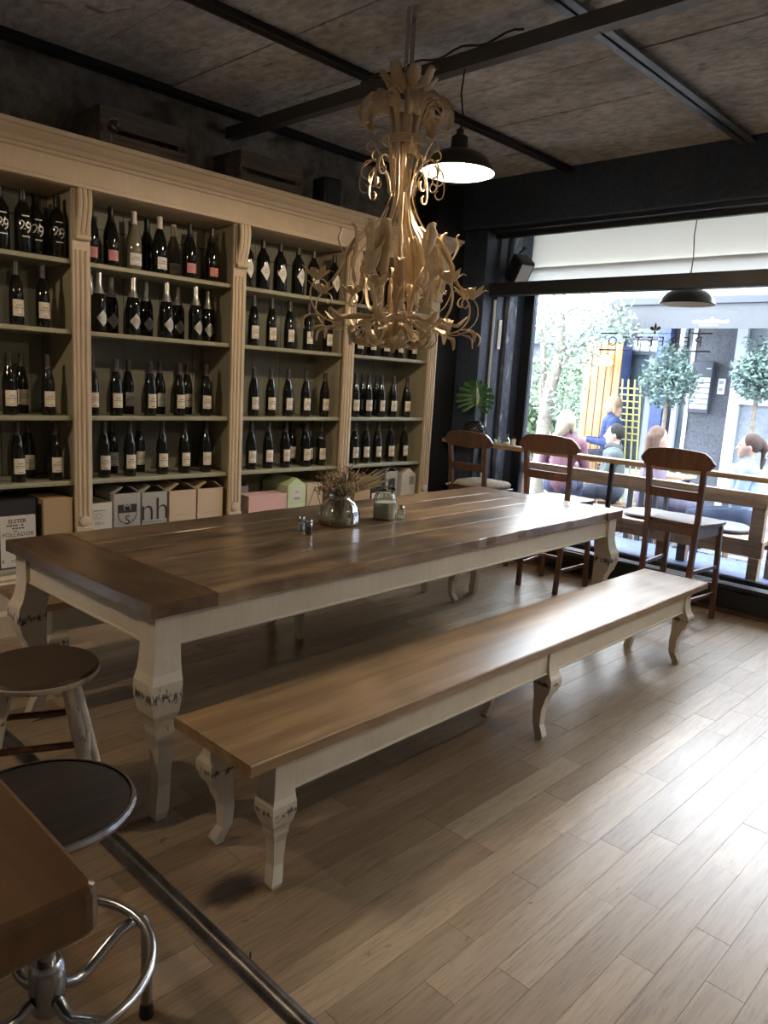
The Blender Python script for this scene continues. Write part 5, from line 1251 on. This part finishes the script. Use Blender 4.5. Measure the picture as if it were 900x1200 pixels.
for k in range(13): lg.box(-.0145, -.0125, lc.y+.20-k*.032, lc.y+.20-k*.032+.022, lc.z-az0-.015, lc.z-az0+.015+.008*math.sin(k*1.7))
for k in range(7): lg.box(-.0145, -.0125, lc.y+.12-k*.032, lc.y+.12-k*.032+.02, lc.z-az0-.045, lc.z-az0-.036)
lg.add([(-.0135, lc.y+.03, lc.z-az0+.025), (-.0135, lc.y-.03, lc.z-az0+.025), (-.0135, lc.y, lc.z-az0+.06)], [(0,1,2)])
lg.build('printed_emblem', M['print_white'], aw)
# larch cladding
LX = 9.9; l0, l1 = PX(684, 450, LX).y, PX(727, 450, LX).y; lt = PX(712, 400, LX).z
cl = thing('larch_screen', 'upright orange larch boards cladding a wall across the street', 'cladding', (LX, (l0+l1)/2, GZ)); w = l0-l1
for k in range(5): MB().box(-.03, 0, -w/2+k*w/5+.006, -w/2+(k+1)*w/5-.006, 0, lt-GZ).build('board', M['cladding'], cl, bevel=.004)
MB().box(.001, .25, -w/2, w/2, 0, lt-GZ+.05).build('backing_wall', M['bluepost'], cl)
wl = PX(711, 425, LX-.1); t = thing('wall_lantern', 'small warm wall lamp on the larch boards', 'lamp', (LX-.031, wl.y, wl.z))
MB().lathe([(.05, 0), (.11, .02), (.12, .05), (.06, .14), (.02, .16)], 18, (-.13, 0, -.05)).build('lamp_shade', flat('lit amber shade', (1,.62,.15), .5, emit=2.0), t, smooth=True); MB().tube([(0, 0, .02), (-.05, 0, .12), (-.13, 0, .12)], .008, 6).build('arm', M['black'], t)
# yellow wire ladder decoration
yl_ = PX(745, 487, 9.6); yl_.y += .06; t = thing('yellow_wire_rack', 'yellow wire rack standing tilted by the shop window', 'rack', (9.6, yl_.y, GZ))
for a in (-.13, -.045, .045, .13): MB().tube([(0, a-.05, .0), (0, a, .95), (0, a+.05, 1.75)], .012, 6).build('upright', M['yellow'], t)
for k in range(9): MB().tube([(0, -.135+.01*k, .95+k*.085), (0, .13+.01*k, .95+k*.085)], .010, 6).build('cross_wire', M['yellow'], t)
# distant white house
hx = 16.0; q0, q1 = PX(640, 440, hx), PX(692, 440, hx)
hs = thing('white_house', 'far pale house with white window behind the olive tree', 'building', (hx, (q0.y+q1.y)/2, GZ))
MB().box(0, 3, -3.0, 5.0, 0, 2.6).build('wall', M['facade'], hs); MB().box(-.3, 3.2, -3.2, 5.2, 2.6, 2.95).build('roof', flat('blue grey roof', (.10,.18,.24), .7), hs)
wv = PX(672, 452, hx); 
wf_ = MB().box(-.08, -.001, wv.y-.45-hs.location.y, wv.y+.45-hs.location.y, .9, 2.3).build('window', M['whiteframe'], hs); MB().box(-.085, -.081, wv.y-.32-hs.location.y, wv.y+.32-hs.location.y, 1.05, 2.15).build('pane', M['shopglass'], wf_)

# ------------------------------------------------------------------ trees
def foliage(mb, c, r, n, size, rng, flatn=0):
    for _ in range(n):
        d = Vector((rng.gauss(0, 1), rng.gauss(0, 1), rng.gauss(0, 1))).normalized()*(rng.random()**.45)
        p_ = Vector((c[0]+d.x*r[0], c[1]+d.y*r[1], c[2]+d.z*r[2])); a = Vector((rng.gauss(0, 1), rng.gauss(0, 1), rng.gauss(0, .7))).normalized()*size*rng.uniform(.6, 1.3)
        s_ = a.cross(Vector((rng.gauss(0, 1), rng.gauss(0, 1), rng.gauss(0, 1)))).normalized()*size*.22
        mb.add([p_, p_+a*.5+s_, p_+a, p_+a*.5-s_], [(0,1,2,3)])
rng = random.Random(11)
TX = 8.6; tb = PX(636, 500, TX); ot = thing('olive_tree', 'olive tree with bare forked trunk and airy silver leaves', 'tree', (TX, tb.y, GZ))
def TL(px, py, X=TX): p_ = PX(px, py, X); return Vector((p_.x-TX, p_.y-tb.y, p_.z-GZ))
trunk = [Vector((0, 0, 0)), TL(637, 500), TL(645, 455), TL(655, 420), TL(657, 400), TL(657, 368)]
MB().tube(smooth_pts(trunk, 5), [.10-.045*i/25 for i in range(26)], 10).build('trunk', M['bark'], ot, smooth=True)
MB().tube(smooth_pts([TL(637, 490), TL(636, 450, 8.7), TL(637, 410, 8.8), TL(632, 380, 8.8)], 5), [.06-.03*i/15 for i in range(16)], 8).build('branch', M['bark'], ot, smooth=True)
for br in ([(657, 405), (690, 400), (725, 388)], [(656, 372), (670, 362), (684, 350)], [(656, 368), (645, 355), (636, 352)], [(660, 430), (676, 400), (700, 375)]):
    MB().tube(smooth_pts([TL(*q) for q in br], 4), [.03-.024*i/(4*(len(br)-1)) for i in range(4*(len(br)-1)+1)], 6).build('branch', M['bark'], ot, smooth=True)
fo = MB()
for px, py, r_, n in ((640, 380, .35, 260), (690, 385, .40, 330), (715, 372, .28, 260), (665, 420, .40, 260), (632, 440, .28, 220), (735, 390, .2, 110), (655, 470, .35, 200), (680, 360, .25, 90), (650, 350, .3, 90)):
    foliage(fo, TL(px, py, TX+rng.uniform(-.2, .4)), (r_, r_, r_*.8), n, .075, rng)
fo.build('foliage', M['olive2'], ot)
for i, (px, X, r_, zc) in enumerate(((632, 11.6, .8, 1.1), (655, 13.3, .85, 1.35), (686, 15.0, .85, 1.5), (627, 10.0, .45, .8))):
    b0 = PX(px, 470, X); sh = thing('street_shrub', ('broad green shrub behind the forked olive trunk', 'tall green shrub in front of the pale house', 'rounded green shrub beside the larch cladding', 'low green shrub by the window jamb')[i], 'shrub', (X, b0.y, GZ))
    f_ = MB(); foliage(f_, (0, 0, zc+.2), (r_, r_, r_*1.05), 1300, .14, rng); f_.build('foliage', M['olive'], sh); MB().tube([(0, 0, 0), (.05, 0, zc*.6), (0, .05, zc+.3)], [.06, .05, .02], 8).build('stem', M['bark'], sh, smooth=True)
def bay_tree(lab, px, py, X, r_, zpot=.45):
    c = PX(px, py, X); t = thing('bay_tree', lab, 'tree', (X, c.y, GZ)); zc = c.z-GZ
    MB().lathe([(.16, 0), (.22, .40), (.235, .40), (.235, .45), (.2, .45), (.19, .40), (0, .39)], 24).build('planter', M['pot'], t, smooth=True)
    MB().tube([(0, 0, .39), (.015, .01, .8), (0, 0, zc-r_*.4)], [.035, .03, .025], 8).build('trunk', M['bark'], t, smooth=True)
    f_ = MB(); foliage(f_, (0, 0, zc), (r_, r_, r_*.92), 1500, .075, rng)
    for k in range(9): foliage(f_, (rng.uniform(-.5, .5)*r_, rng.uniform(-.5, .5)*r_, zc+r_*rng.uniform(.7, 1.1)), (.06, .06, .18), 40, .06, rng)
    f_.build('foliage', M['bay'], t)
bay_tree('round headed potted bay tree in front of the blue post', 784, 447, 9.2, .36)
bay_tree('round headed potted bay tree in front of the glazed door', 890, 442, 9.2, .30)
